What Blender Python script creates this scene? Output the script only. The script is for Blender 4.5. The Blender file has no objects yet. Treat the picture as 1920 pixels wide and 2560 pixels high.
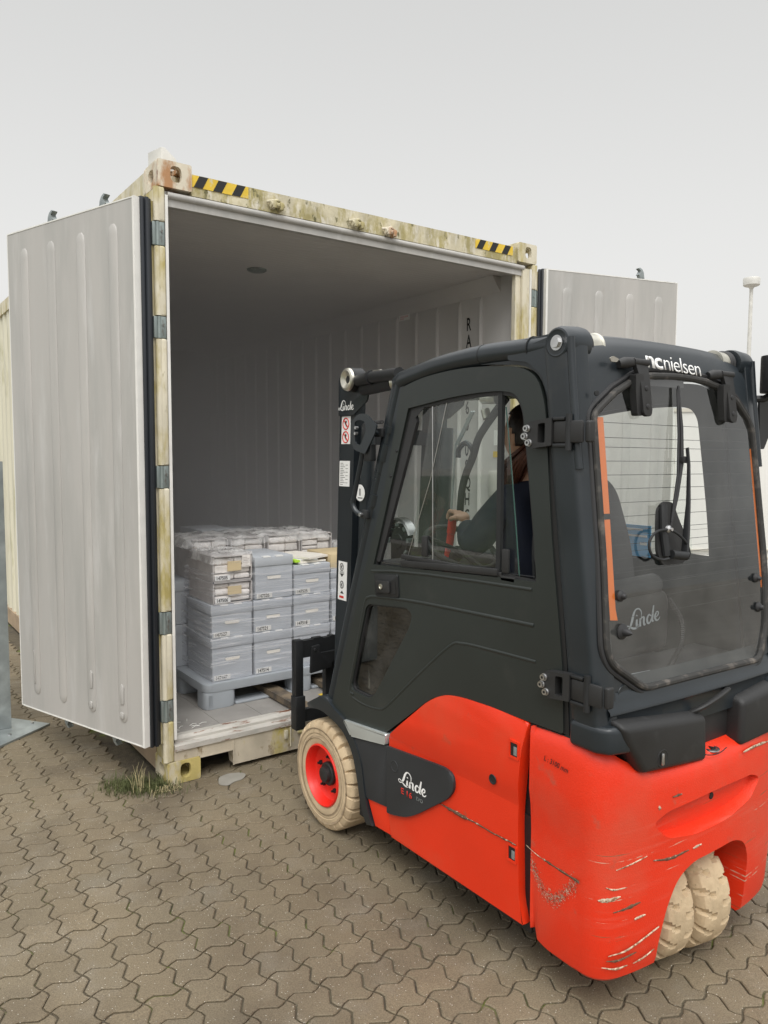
import bpy, bmesh, math, random
from mathutils import Vector, Matrix, geometry
random.seed(7)
rad = math.radians
scene = bpy.context.scene
C = scene.collection

# ------------------------------------------------------------------ camera
cam = bpy.data.cameras.new('camera'); cob = bpy.data.objects.new('camera', cam); C.objects.link(cob)
YAW, PITCH, ROLL = rad(54.4), rad(-4.337), rad(0.209)
fw = Vector((math.cos(YAW)*math.cos(PITCH), math.sin(YAW)*math.cos(PITCH), math.sin(PITCH)))
rt = Vector((math.sin(YAW), -math.cos(YAW), 0)); up = rt.cross(fw)
r2 = rt*math.cos(ROLL)+up*math.sin(ROLL); u2 = -rt*math.sin(ROLL)+up*math.cos(ROLL)
M = Matrix((r2, u2, -fw)).transposed().to_4x4(); M.translation = Vector((-1.216, -3.452, 1.578))
cob.matrix_world = M
cam.sensor_fit = 'VERTICAL'; cam.sensor_height = 24.0; cam.lens = 1904.9/2560*24.0
cam.clip_start = .05; cam.clip_end = 500
scene.camera = cob
scene.cycles.transparent_max_bounces = 24; scene.cycles.volume_bounces = 3; scene.cycles.diffuse_bounces = 7; scene.cycles.max_bounces = 14
scene.render.resolution_x = 768; scene.render.resolution_y = 1024

# ------------------------------------------------------------------ sky and sun (overcast)
w = bpy.data.worlds.new("World"); scene.world = w; w.use_nodes = True
nt = w.node_tree; nt.nodes.clear()
def N(t, **k):
    n = nt.nodes.new(t)
    for a, b in k.items(): setattr(n, a, b)
    return n
SUN_EL, SUN_AZ = rad(52), rad(236)       # azimuth of the sun from +x, ccw: behind and left of the viewer
out = N('ShaderNodeOutputWorld'); bg = N('ShaderNodeBackground'); bg.inputs['Strength'].default_value = 1.0
bg2 = N('ShaderNodeBackground'); bg2.inputs['Strength'].default_value = .06
sky = N('ShaderNodeTexSky'); sky.sky_type = 'NISHITA'; sky.sun_disc = False
sky.sun_elevation = SUN_EL; sky.sun_rotation = rad(90)-SUN_AZ
sky.dust_density = 5
hs = N('ShaderNodeHueSaturation'); hs.inputs['Saturation'].default_value = .1
tc = N('ShaderNodeTexCoord'); sp = N('ShaderNodeSeparateXYZ')
cr = N('ShaderNodeValToRGB'); e = cr.color_ramp.elements
e[0].position = 0; e[0].color = (.56, .55, .52, 1)
e[1].position = 1; e[1].color = (2.3, 2.3, 2.3, 1)
for p_, v in ((.10, (.640, .634, .612)), (.3, (.592, .589, .573)), (.54, (.525, .524, .512)), (.68, (1.25, 1.26, 1.26))):
    x = e.new(p_); x.color = (*v, 1)
nz = N('ShaderNodeTexNoise'); nz.inputs['Scale'].default_value = 1.6; nz.inputs['Detail'].default_value = 3
mx = N('ShaderNodeMath', operation='MULTIPLY_ADD'); mx.inputs[1].default_value = .05; 
ad = N('ShaderNodeAddShader')
L = nt.links.new
L(tc.outputs['Generated'], sp.inputs[0]); L(tc.outputs['Generated'], nz.inputs['Vector'])
L(nz.outputs['Fac'], mx.inputs[0]); L(sp.outputs['Z'], mx.inputs[2]); L(mx.outputs[0], cr.inputs[0])
L(cr.outputs[0], bg.inputs[0]); L(sky.outputs[0], hs.inputs['Color']); L(hs.outputs[0], bg2.inputs[0])
L(bg.outputs[0], ad.inputs[0]); L(bg2.outputs[0], ad.inputs[1]); L(ad.outputs[0], out.inputs[0])
sl = bpy.data.lights.new('sun', 'SUN'); sl.energy = 1.1; sl.angle = rad(28); sl.color = (1, .97, .93)
so = bpy.data.objects.new('sun', sl); C.objects.link(so)
sd = Vector((math.cos(SUN_EL)*math.cos(SUN_AZ), math.cos(SUN_EL)*math.sin(SUN_AZ), math.sin(SUN_EL)))
so.rotation_euler = sd.to_track_quat('Z', 'Y').to_euler(); so.location = (-4, -6, 9)
scene.view_settings.view_transform = 'Standard'; scene.view_settings.look = 'None'
scene.view_settings.exposure = 0.0; scene.view_settings.gamma = 1

# ------------------------------------------------------------------ materials
MT = {}
def mat(name, col, rough=.6, metal=0, var=.12, vs=6.0, bump=0, bs=60, col2=None, c2s=3.0, c2t=(.5, .62), stretch=(1, 1, 1), spec=.5, grain=0):
    """principled surface: slow tone variation, an optional patchy second colour, optional fine bump"""
    m = bpy.data.materials.new(name); m.use_nodes = True; t = m.node_tree; b = t.nodes['Principled BSDF']; l = t.links.new
    b.inputs['Roughness'].default_value = rough; b.inputs['Metallic'].default_value = metal
    b.inputs['Specular IOR Level'].default_value = spec
    co = t.nodes.new('ShaderNodeTexCoord'); mp = t.nodes.new('ShaderNodeMapping'); l(co.outputs['Object'], mp.inputs[0])
    mp.inputs['Scale'].default_value = stretch
    n = t.nodes.new('ShaderNodeTexNoise'); n.inputs['Scale'].default_value = vs; n.inputs['Detail'].default_value = 6; l(mp.outputs[0], n.inputs['Vector'])
    mr = t.nodes.new('ShaderNodeMapRange'); mr.inputs['To Min'].default_value = 1-var; mr.inputs['To Max'].default_value = 1+var
    mr.inputs['From Min'].default_value = .3; mr.inputs['From Max'].default_value = .7; l(n.outputs['Fac'], mr.inputs[0])
    src = None
    base = t.nodes.new('ShaderNodeRGB'); base.outputs[0].default_value = (*col, 1); src = base.outputs[0]
    if col2:
        items = col2 if isinstance(col2, list) else [(col2, c2s, c2t)]
        for i, (cc, s2, th) in enumerate(items):
            n2 = t.nodes.new('ShaderNodeTexNoise'); n2.inputs['Scale'].default_value = s2; n2.inputs['Detail'].default_value = 8; n2.inputs['Roughness'].default_value = .62
            off = t.nodes.new('ShaderNodeVectorMath'); off.operation = 'ADD'; off.inputs[1].default_value = (3.1*i+1, 7*i, 2*i); l(mp.outputs[0], off.inputs[0]); l(off.outputs[0], n2.inputs['Vector'])
            m2 = t.nodes.new('ShaderNodeMapRange'); m2.inputs['From Min'].default_value = th[0]; m2.inputs['From Max'].default_value = th[1]; l(n2.outputs['Fac'], m2.inputs[0])
            mi = t.nodes.new('ShaderNodeMix'); mi.data_type = 'RGBA'; l(m2.outputs[0], mi.inputs['Factor']); l(src, mi.inputs['A']); mi.inputs['B'].default_value = (*cc, 1); src = mi.outputs['Result']
    mu = t.nodes.new('ShaderNodeMix'); mu.data_type = 'RGBA'; mu.blend_type = 'MULTIPLY'; mu.inputs['Factor'].default_value = 1
    l(src, mu.inputs['A']); l(mr.outputs[0], mu.inputs['B']); l(mu.outputs['Result'], b.inputs['Base Color'])
    rr = t.nodes.new('ShaderNodeMapRange'); rr.inputs['To Min'].default_value = max(.03, rough-.08); rr.inputs['To Max'].default_value = min(1, rough+.12); l(n.outputs['Fac'], rr.inputs[0]); l(rr.outputs[0], b.inputs['Roughness'])
    if bump:
        n3 = t.nodes.new('ShaderNodeTexNoise'); n3.inputs['Scale'].default_value = bs; n3.inputs['Detail'].default_value = 3; l(co.outputs['Object'], n3.inputs['Vector'])
        bp = t.nodes.new('ShaderNodeBump'); bp.inputs['Strength'].default_value = bump; bp.inputs['Distance'].default_value = .004; l(n3.outputs['Fac'], bp.inputs['Height']); l(bp.outputs[0], b.inputs['Normal'])
    MT[name] = m; return m
def glass(name, tint, refl=.12, rough=.02, dirt=.05, dcol=(.42, .42, .40, 1)):
    m = bpy.data.materials.new(name); m.use_nodes = True; t = m.node_tree; t.nodes.clear(); l = t.links.new
    o = t.nodes.new('ShaderNodeOutputMaterial'); tr = t.nodes.new('ShaderNodeBsdfTransparent'); tr.inputs[0].default_value = (*tint, 1)
    g = t.nodes.new('ShaderNodeBsdfGlossy'); g.inputs['Roughness'].default_value = rough; g.inputs[0].default_value = (1, 1, 1, 1)
    df = t.nodes.new('ShaderNodeBsdfDiffuse'); df.inputs[0].default_value = dcol
    fr = t.nodes.new('ShaderNodeLayerWeight'); fr.inputs[0].default_value = .5
    pw = t.nodes.new('ShaderNodeMath'); pw.operation = 'POWER'; pw.inputs[1].default_value = 4; l(fr.outputs['Facing'], pw.inputs[0])
    ma = t.nodes.new('ShaderNodeMath'); ma.operation = 'MULTIPLY_ADD'; ma.inputs[1].default_value = .85; ma.inputs[2].default_value = refl; l(pw.outputs[0], ma.inputs[0]); ma.use_clamp = True
    m1 = t.nodes.new('ShaderNodeMixShader'); l(ma.outputs[0], m1.inputs[0]); l(tr.outputs[0], m1.inputs[1]); l(g.outputs[0], m1.inputs[2])
    n = t.nodes.new('ShaderNodeTexNoise'); n.inputs['Scale'].default_value = 9; n.inputs['Detail'].default_value = 9; c = t.nodes.new('ShaderNodeTexCoord'); l(c.outputs['Object'], n.inputs['Vector'])
    mr = t.nodes.new('ShaderNodeMapRange'); mr.inputs['From Min'].default_value = .35; mr.inputs['From Max'].default_value = .8; mr.inputs['To Max'].default_value = dirt*2; l(n.outputs['Fac'], mr.inputs[0])
    m2 = t.nodes.new('ShaderNodeMixShader'); l(mr.outputs[0], m2.inputs[0]); l(m1.outputs[0], m2.inputs[1]); l(df.outputs[0], m2.inputs[2]); l(m2.outputs[0], o.inputs[0])
    MT[name] = m; return m

mat('red', (.76, .034, .006), .36, var=.06, vs=3, bump=.22, bs=300, col2=[((.62, .075, .03), 2.2, (.52, .8)), ((.40, .10, .05), 9, (.66, .8))])
mat('rim_red', (.75, .02, .01), .4, var=.1, bump=.05)
mat('charcoal', (.017, .022, .026), .29, var=.2, vs=4, bump=.06, bs=400, col2=[((.045, .045, .043), 7, (.60, .85))])
mat('door_grey', (.020, .025, .023), .36, var=.16, vs=2, bump=.06, bs=500, col2=[((.04, .042, .038), 5, (.60, .85))])
mat('chassis_grey', (.024, .026, .028), .6, var=.15, bump=.15, bs=300)
mat('black', (.012, .013, .014), .5, var=.25)
mat('black_plastic', (.018, .018, .018), .55, var=.2, bump=.12, bs=350, col2=[((.05, .05, .05), 9, (.6, .85))])
mat('rubber', (.02, .02, .021), .55, var=.2)
mat('rubber_dusty', (.03, .029, .027), .7, var=.2, col2=[((.16, .14, .12), 22, (.52, .75))])
mat('tyre', (.53, .41, .26), .85, var=.12, vs=14, bump=.4, bs=90, col2=[((.34, .25, .15), 9, (.52, .78)), ((.16, .12, .08), 38, (.66, .74))])
mat('tyre_dirt', (.33, .25, .16), .9, var=.25, vs=30, bump=.5, bs=110)
mat('zinc', (.62, .60, .52), .32, metal=.9, var=.15, vs=20)
mat('steel', (.55, .55, .55), .3, metal=1, var=.15, vs=20)
mat('silver', (.62, .66, .65), .38, metal=.55, var=.05)
mat('galv', (.30, .33, .33), .5, metal=.5, var=.16, vs=9, col2=[((.42, .46, .46), 5, (.5, .7))])
mat('cream', (.64, .59, .46), .65, var=.12, vs=12, bump=.3, bs=50, stretch=(1, 1, .35),
    col2=[((.42, .35, .13), 9, (.47, .64)), ((.26, .22, .11), 19, (.62, .73)), ((.18, .07, .03), 14, (.69, .74))])
mat('cream_mossy', (.55, .50, .36), .75, var=.16, vs=14, bump=.5, bs=60, stretch=(1, 1, .45),
    col2=[((.36, .31, .14), 11, (.46, .60)), ((.64, .60, .50), 21, (.52, .64)), ((.13, .12, .05), 30, (.60, .68)), ((.18, .06, .03), 12, (.69, .75))])
mat('cream_rust', (.64, .58, .46), .65, var=.08, vs=10, bump=.3, bs=60, stretch=(1, 1, .4), col2=[((.42, .22, .10), 11, (.48, .60)), ((.17, .06, .035), 17, (.57, .66))])
mat('cream_low', (.50, .44, .34), .7, var=.14, vs=12, bump=.4, bs=60, stretch=(1, 1, .6), col2=[((.46, .38, .10), 3.4, (.60, .68)), ((.24, .18, .10), 18, (.56, .66)), ((.13, .07, .04), 34, (.66, .73))])
mat('lip', (.50, .475, .43), .55, var=.1, vs=20, bump=.3, bs=80, stretch=(.35, 1, 1), col2=[((.20, .09, .05), 26, (.56, .62)), ((.42, .40, .36), 12, (.5, .6))])
mat('mustard', (.50, .41, .15), .75, var=.2, vs=14, bump=.5, bs=60, stretch=(1, 1, .5), col2=[((.58, .52, .38), 9, (.5, .6)), ((.17, .10, .04), 22, (.60, .68))])
mat('container_side', (.66, .63, .50), .6, var=.08, vs=4, stretch=(1, 1, .2), col2=[((.40, .38, .22), 8, (.55, .72))])
mat('base_rail', (.36, .27, .18), .75, var=.25, vs=8)
mat('liner', (.44, .425, .40), .42, var=.04, vs=2.5, stretch=(1, 1, .15), bump=.04, bs=9, col2=[((.36, .355, .335), 5, (.42, .68)), ((.50, .49, .47), 11, (.55, .75)), ((.33, .28, .25), 19, (.68, .8))])
mat('liner_in', (.56, .545, .53), .5, var=.05, vs=3, stretch=(1, 1, .2))
mat('white_trim', (.74, .73, .69), .5, var=.06, vs=12)
mat('gasket', (.018, .021, .026), .45, var=.3, vs=5, stretch=(1, 1, .2))
mat('hinge', (.24, .28, .27), .4, metal=.5, var=.25, vs=20, stretch=(1, 1, .3), col2=[((.12, .10, .09), 30, (.55, .66))])
mat('floor_alu', (.30, .285, .265), .6, metal=.1, var=.12, vs=6, bump=.2, bs=40, col2=[((.40, .38, .35), 11, (.55, .75))])
mat('box_grey', (.45, .475, .505), .6, var=.05, vs=5)
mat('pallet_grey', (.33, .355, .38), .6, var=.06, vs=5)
mat('paper', (.80, .76, .68), .8, var=.06, vs=14)
mat('card_tan', (.62, .50, .30), .8, var=.06)
mat('bundle', (.80, .76, .72), .75, var=.16, vs=30, bump=.6, bs=25)
mat('bundle_dark', (.26, .22, .19), .8, var=.2, vs=30)
mat('crate_shell', (.50, .475, .46), .5, var=.12, vs=20)
mat('ink', (.012, .012, .012), .6)
mat('white_paint', (.85, .85, .83), .5, var=.03)
mat('red_print', (.62, .03, .02), .5)
mat('yellow', (.70, .48, .04), .55, var=.12, vs=20, col2=[((.62, .56, .36), 14, (.56, .64))])
mat('lime', (.45, .75, .05), .7)
mat('blue', (.16, .46, .78), .5)
mat('orange', (.72, .17, .02), .5, var=.06)
mat('timber', (.30, .23, .15), .8, var=.2, stretch=(4, .4, 4))
mat('skin', (.62, .36, .25), .5, var=.06)
mat('hair', (.022, .012, .009), .42, var=.5, vs=40, stretch=(6, 6, .6), bump=.8, bs=30)
mat('hair_brown', (.10, .035, .02), .42, var=.5, vs=40, stretch=(8, 8, .5), bump=.8, bs=30)
mat('jacket', (.010, .013, .03), .75, var=.25, vs=9, bump=.5, bs=22)
mat('wall_white', (.72, .71, .675), .6, var=.03, vs=2, stretch=(1, 1, .3))
mat('wall_base', (.58, .54, .46), .7, var=.12)
mat('lamp_white', (.60, .59, .55), .5)
mat('grass', (.075, .085, .028), .8, var=.4, vs=8)
mat('straw', (.42, .36, .20), .8, var=.3)
mat('lawn', (.05, .072, .035), .95, var=.35, vs=3)
mat('hedge', (.03, .055, .018), .95, var=.5, vs=8)
mat('seat', (.03, .03, .032), .8, var=.15, bump=.3)
mat('cracked', (.27, .255, .22), .8, var=.1, vs=12, bump=.4, bs=60)
mat('chip_light', (.50, .40, .29), .8, var=.35, vs=60, bump=.6, bs=200, col2=[((.20, .10, .05), 90, (.46, .58))])
mat('chip_dark', (.10, .055, .03), .8, var=.4, vs=80, col2=[((.40, .33, .25), 70, (.56, .64))])
glass('pane', (.93, .96, .94), .045, dirt=.02)
glass('pane_rear', (.90, .92, .91), .085, dirt=.04)
glass('pane_dark', (.25, .26, .22), .05)
glass('clear_film', (.95, .95, .96), .03, rough=.2, dirt=.45, dcol=(.85, .84, .82, 1))

def wear_red():
    """counterweight paint: red with horizontal scrapes that bare primer and filler, thickest round the corner"""
    m = mat('red_worn', (.76, .034, .008), .38, var=.06, vs=3, bump=.25, bs=240, col2=[((.64, .08, .04), 2.4, (.5, .8)), ((.42, .10, .06), 11, (.64, .8))])
    t = m.node_tree; l = t.links.new; b = t.nodes['Principled BSDF']
    src = b.inputs['Base Color'].links[0].from_socket
    co = t.nodes.new('ShaderNodeTexCoord'); ge = t.nodes.new('ShaderNodeNewGeometry'); s = t.nodes.new('ShaderNodeSeparateXYZ'); l(ge.outputs['Position'], s.inputs[0])
    def noise(sc, v, det=6):
        mp = t.nodes.new('ShaderNodeMapping'); mp.inputs['Scale'].default_value = v; l(ge.outputs['Position'], mp.inputs[0])
        n = t.nodes.new('ShaderNodeTexNoise'); n.inputs['Scale'].default_value = sc; n.inputs['Detail'].default_value = det; n.inputs['Roughness'].default_value = .65; l(mp.outputs[0], n.inputs['Vector']); return n.outputs['Fac']
    def rng(v, a, bb, c=0, d=1):
        r = t.nodes.new('ShaderNodeMapRange'); r.inputs['From Min'].default_value = a; r.inputs['From Max'].default_value = bb; r.inputs['To Min'].default_value = c; r.inputs['To Max'].default_value = d; l(v, r.inputs[0]); return r.outputs[0]
    def mul(a, bb, op='MULTIPLY'):
        q = t.nodes.new('ShaderNodeMath'); q.operation = op; q.use_clamp = True; l(a, q.inputs[0]); l(bb, q.inputs[1]); return q.outputs[0]
    def mixc(f, col):
        nonlocal src
        q = t.nodes.new('ShaderNodeMix'); q.data_type = 'RGBA'; l(f, q.inputs['Factor']); l(src, q.inputs['A']); q.inputs['B'].default_value = (*col, 1); src = q.outputs['Result']
    zone = mul(rng(s.outputs['Z'], .60, .54), rng(s.outputs['Y'], -2.14, -2.19))
    st = rng(noise(5, (.4, .4, 17), 3), .655, .675)
    br = rng(noise(38, (1, 1, 1.4)), .42, .55)
    f = mul(mul(st, br), zone); mixc(f, (.55, .44, .32))
    st2 = rng(noise(6, (.5, .5, 19), 3), .685, .70); f2 = mul(st2, zone); mixc(f2, (.22, .10, .05))
    pale = mul(rng(noise(4, (.6, .6, 12)), .54, .68, 0, .2), zone); mixc(pale, (.75, .20, .14))
    l(src, b.inputs['Base Color'])
wear_red()

def film_mat():
    m = bpy.data.materials.new('stretch_film'); m.use_nodes = True; t = m.node_tree; t.nodes.clear(); l = t.links.new
    o = t.nodes.new('ShaderNodeOutputMaterial'); tr = t.nodes.new('ShaderNodeBsdfTransparent'); tr.inputs[0].default_value = (.96, .96, .97, 1)
    pr = t.nodes.new('ShaderNodeBsdfPrincipled'); pr.inputs['Base Color'].default_value = (.86, .86, .88, 1); pr.inputs['Roughness'].default_value = .22
    ge = t.nodes.new('ShaderNodeNewGeometry')
    def streak(rot, sc, a, bb):
        mp = t.nodes.new('ShaderNodeMapping'); mp.inputs['Rotation'].default_value = rot; mp.inputs['Scale'].default_value = sc; l(ge.outputs['Position'], mp.inputs[0])
        n = t.nodes.new('ShaderNodeTexNoise'); n.inputs['Scale'].default_value = 4; n.inputs['Detail'].default_value = 4; n.inputs['Distortion'].default_value = .3; l(mp.outputs[0], n.inputs['Vector'])
        r = t.nodes.new('ShaderNodeMapRange'); r.inputs['From Min'].default_value = a; r.inputs['From Max'].default_value = bb; l(n.outputs['Fac'], r.inputs[0]); return r.outputs[0]
    a = streak((0, rad(16), 0), (.8, .8, 28), .54, .70); b = streak((0, rad(3), 0), (.6, .6, 22), .57, .74)
    ad = t.nodes.new('ShaderNodeMath'); ad.operation = 'MAXIMUM'; l(a, ad.inputs[0]); l(b, ad.inputs[1])
    mr = t.nodes.new('ShaderNodeMapRange'); mr.inputs['To Min'].default_value = .04; mr.inputs['To Max'].default_value = .55; l(ad.outputs[0], mr.inputs[0])
    mx = t.nodes.new('ShaderNodeMixShader'); l(mr.outputs[0], mx.inputs[0]); l(tr.outputs[0], mx.inputs[1]); l(pr.outputs[0], mx.inputs[2]); l(mx.outputs[0], o.inputs[0])
    MT['stretch_film'] = m
film_mat()

def paver_mat():
    m = mat('paver', (.172, .138, .088), .78, var=.17, vs=1.1, bump=.6, bs=170, col2=[((.115, .090, .058), 1.6, (.48, .70)), ((.20, .172, .128), 4.5, (.52, .8))])
    t = m.node_tree; l = t.links.new; b = t.nodes['Principled BSDF']; src = b.inputs['Base Color'].links[0].from_socket
    at = t.nodes.new('ShaderNodeAttribute'); at.attribute_name = 'tone'
    mu = t.nodes.new('ShaderNodeMix'); mu.data_type = 'RGBA'; mu.blend_type = 'MULTIPLY'; mu.inputs['Factor'].default_value = 1; l(src, mu.inputs['A']); l(at.outputs['Color'], mu.inputs['B'])
    src = mu.outputs['Result']
    ge = t.nodes.new('ShaderNodeNewGeometry')
    for sc, th, colr, md in ((95, .13, (.62, .58, .5), 1), (60, .075, (.70, .67, .6), 1), (75, .10, (.05, .045, .035), 1)):
        v = t.nodes.new('ShaderNodeTexVoronoi'); v.inputs['Scale'].default_value = sc; mp = t.nodes.new('ShaderNodeMapping'); mp.inputs['Location'].default_value = (sc, 0, 0); l(ge.outputs['Position'], mp.inputs[0]); l(mp.outputs[0], v.inputs['Vector'])
        r = t.nodes.new('ShaderNodeMapRange'); r.inputs['From Min'].default_value = th; r.inputs['From Max'].default_value = th*.7; l(v.outputs['Distance'], r.inputs[0])
        # only some cells carry a speck
        sp_ = t.nodes.new('ShaderNodeSeparateColor'); l(v.outputs['Color'], sp_.inputs[0]); g = t.nodes.new('ShaderNodeMath'); g.operation = 'GREATER_THAN'; g.inputs[1].default_value = .55; l(sp_.outputs[0], g.inputs[0])
        f = t.nodes.new('ShaderNodeMath'); f.operation = 'MULTIPLY'; l(r.outputs[0], f.inputs[0]); l(g.outputs[0], f.inputs[1])
        q = t.nodes.new('ShaderNodeMix'); q.data_type = 'RGBA'; l(f.outputs[0], q.inputs['Factor']); l(src, q.inputs['A']); q.inputs['B'].default_value = (*colr, 1); src = q.outputs['Result']
    n = t.nodes.new('ShaderNodeTexNoise'); n.inputs['Scale'].default_value = 240; n.inputs['Detail'].default_value = 2; l(ge.outputs['Position'], n.inputs['Vector'])
    r = t.nodes.new('ShaderNodeMapRange'); r.inputs['From Min'].default_value = .35; r.inputs['From Max'].default_value = .65; r.inputs['To Min'].default_value = .8; r.inputs['To Max'].default_value = 1.2; l(n.outputs['Fac'], r.inputs[0])
    mu = t.nodes.new('ShaderNodeMix'); mu.data_type = 'RGBA'; mu.blend_type = 'MULTIPLY'; mu.inputs['Factor'].default_value = 1; l(src, mu.inputs['A']); l(r.outputs[0], mu.inputs['B'])
    l(mu.outputs['Result'], b.inputs['Base Color'])
paver_mat()
mat('joint', (.095, .078, .05), .95, var=.25, vs=30, bump=1, bs=120, col2=[((.12, .15, .025), 3.2, (.53, .62)), ((.05, .04, .03), 9, (.5, .7))])
mat('ground', (.26, .24, .21), .9, var=.15, vs=1.2, bump=.4, bs=60)

# ------------------------------------------------------------------ mesh helpers (all coordinates are world metres)
WL = {}                                     # world location of every object we link
class MB:
    def __init__(s): s.bm = bmesh.new()
    def _xf(s, vs, xf):
        if xf is not None: bmesh.ops.transform(s.bm, matrix=xf, verts=vs)
    def box(s, a, b, bev=0, seg=2, xf=None):
        r = bmesh.ops.create_cube(s.bm, size=1); vs = r['verts']
        for v in vs: v.co = Vector([(a[i]+b[i])/2 + v.co[i]*(b[i]-a[i]) for i in range(3)])
        if bev:
            es = list({e_ for v in vs for e_ in v.link_edges})
            rr = bmesh.ops.bevel(s.bm, geom=es, offset=bev, segments=seg, affect='EDGES', profile=.5)
            vs = list({v for f in rr['faces'] for v in f.verts} | {v for v in vs if v.is_valid})
            seen = set(vs); st = list(vs)
            while st:
                v = st.pop()
                for e_ in v.link_edges:
                    o = e_.other_vert(v)
                    if o not in seen: seen.add(o); st.append(o)
            vs = list(seen)
        s._xf(vs, xf); return s
    def prism(s, pts, axis, a, b, bev=0, holes=(), seg=2, xf=None, tri=False):
        """polygon (2 coords, the other axes in order) extruded along axis from a to b, optional holes"""
        def P(p, t):
            q = list(p); q.insert(axis, t); return Vector(q)
        loops = [pts]+list(holes); V0, V1 = [], []
        for lp in loops:
            V0.append([s.bm.verts.new(P(p, a)) for p in lp]); V1.append([s.bm.verts.new(P(p, b)) for p in lp])
        capf = []
        if holes or tri:
            allp = [Vector(p) for lp in loops for p in lp]; ed_ = []; k0 = 0
            for lp in loops: ed_ += [(k0+i, k0+(i+1) % len(lp)) for i in range(len(lp))]; k0 += len(lp)
            cd = geometry.delaunay_2d_cdt(allp, ed_, [], 0, 1e-7)
            f0 = [v for q in V0 for v in q]; f1 = [v for q in V1 for v in q]; rev = [o_[0] if o_ else None for o_ in cd[3]]
            def inside(c, lp):
                r_ = False
                for i in range(len(lp)):
                    (xa, ya), (xb, yb) = lp[i-1], lp[i]
                    if (ya > c.y) != (yb > c.y) and c.x < (xb-xa)*(c.y-ya)/(yb-ya)+xa: r_ = not r_
                return r_
            for t in cd[2]:
                c = sum((cd[0][i] for i in t), Vector((0, 0)))/len(t)
                if not inside(c, pts) or any(inside(c, h_) for h_ in holes) or any(rev[i] is None for i in t): continue
                for ff in (f0, f1):
                    try: capf.append(s.bm.faces.new([ff[rev[i]] for i in t]))
                    except ValueError: pass
        else:
            capf.append(s.bm.faces.new(V0[0])); capf.append(s.bm.faces.new(V1[0]))
        for q0, q1 in zip(V0, V1):
            n = len(q0)
            for i in range(n): s.bm.faces.new((q0[i], q0[(i+1) % n], q1[(i+1) % n], q1[i]))
        vs = [v for q in V0+V1 for v in q]
        if bev and not holes and not tri:
            es = list({e_ for f in capf for e_ in f.edges})
            rr = bmesh.ops.bevel(s.bm, geom=es, offset=bev, segments=seg, affect='EDGES', profile=.5)
            seen = {v for f in rr['faces'] for v in f.verts}; st = list(seen)
            while st:
                v = st.pop()
                for e_ in v.link_edges:
                    o = e_.other_vert(v)
                    if o not in seen: seen.add(o); st.append(o)
            vs = list(seen)
        s._xf(vs, xf); return s
    def sheet(s, pts, axis, t):
        q = []
        for p in pts:
            c = list(p); c.insert(axis, t); q.append(s.bm.verts.new(c))
        s.bm.faces.new(q); return s
    def slab(s, pts, axis, a, b, bev, seg=4):
        t = MB(); t.prism(pts, axis, a, b); bmesh.ops.recalc_face_normals(t.bm, faces=t.bm.faces)
        bmesh.ops.bevel(t.bm, geom=[e_ for e_ in t.bm.edges if e_.calc_face_angle(0) > .2], offset=bev, segments=seg, affect='EDGES', profile=.5)
        me = bpy.data.meshes.new('t'); t.bm.to_mesh(me); t.bm.free(); s.bm.from_mesh(me); return s
    def tube(s, path, r, n=10, closed=False, flat=1.0, ref=(0, 0, 1)):
        P = [Vector(p) for p in path]; m = len(P); rs = r if isinstance(r, (list, tuple)) else [r]*m
        rings = []; prev = None
        for i, p in enumerate(P):
            if closed: d = (P[(i+1) % m]-P[i-1])
            else: d = P[min(i+1, m-1)]-P[max(i-1, 0)]
            d = d.normalized() if d.length > 1e-9 else Vector((0, 0, 1))
            if prev is None:
                rf = Vector(ref)
                if abs(rf.dot(d)) > .95: rf = Vector((1, 0, 0))
                u = rf.cross(d).normalized()
            else:
                u = (prev-d*prev.dot(d)); u = u.normalized() if u.length > 1e-6 else Vector((1, 0, 0))
            prev = u; v = d.cross(u)
            rings.append([s.bm.verts.new(p+u*math.cos(2*math.pi*k/n)*rs[i]+v*math.sin(2*math.pi*k/n)*rs[i]*flat) for k in range(n)])
        for i in range(m if closed else m-1):
            a, b = rings[i], rings[(i+1) % m]
            for k in range(n): s.bm.faces.new((a[k], a[(k+1) % n], b[(k+1) % n], b[k]))
        if not closed: s.bm.faces.new(rings[0]); s.bm.faces.new(rings[-1])
        return s
    def cyl(s, p, q, r, r2=None, n=24): return s.tube([p, q], [r, r if r2 is None else r2], n=n)
    def lathe(s, c, axis, prof, n=48, cap=True):
        """prof: (t along axis, radius) ; axis unit vector"""
        c = Vector(c); a = Vector(axis).normalized(); u = a.orthogonal().normalized(); v = a.cross(u); rings = []
        for t, r in prof: rings.append([s.bm.verts.new(c+a*t+(u*math.cos(2*math.pi*k/n)+v*math.sin(2*math.pi*k/n))*max(r, 1e-5)) for k in range(n)])
        for i in range(len(rings)-1):
            for k in range(n): s.bm.faces.new((rings[i][k], rings[i][(k+1) % n], rings[i+1][(k+1) % n], rings[i+1][k]))
        if cap: s.bm.faces.new(rings[0]); s.bm.faces.new(rings[-1])
        return s
    def quad(s, *ps):
        s.bm.faces.new([s.bm.verts.new(Vector(p)) for p in ps]); return s
    def grid(s, rows, closed=False):
        R_ = [[s.bm.verts.new(Vector(p)) for p in r] for r in rows]
        for i in range(len(R_)-1):
            n = len(R_[i])
            for k in range(n if closed else n-1): s.bm.faces.new((R_[i][k], R_[i][(k+1) % n], R_[i+1][(k+1) % n], R_[i+1][k]))
        return R_
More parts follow.
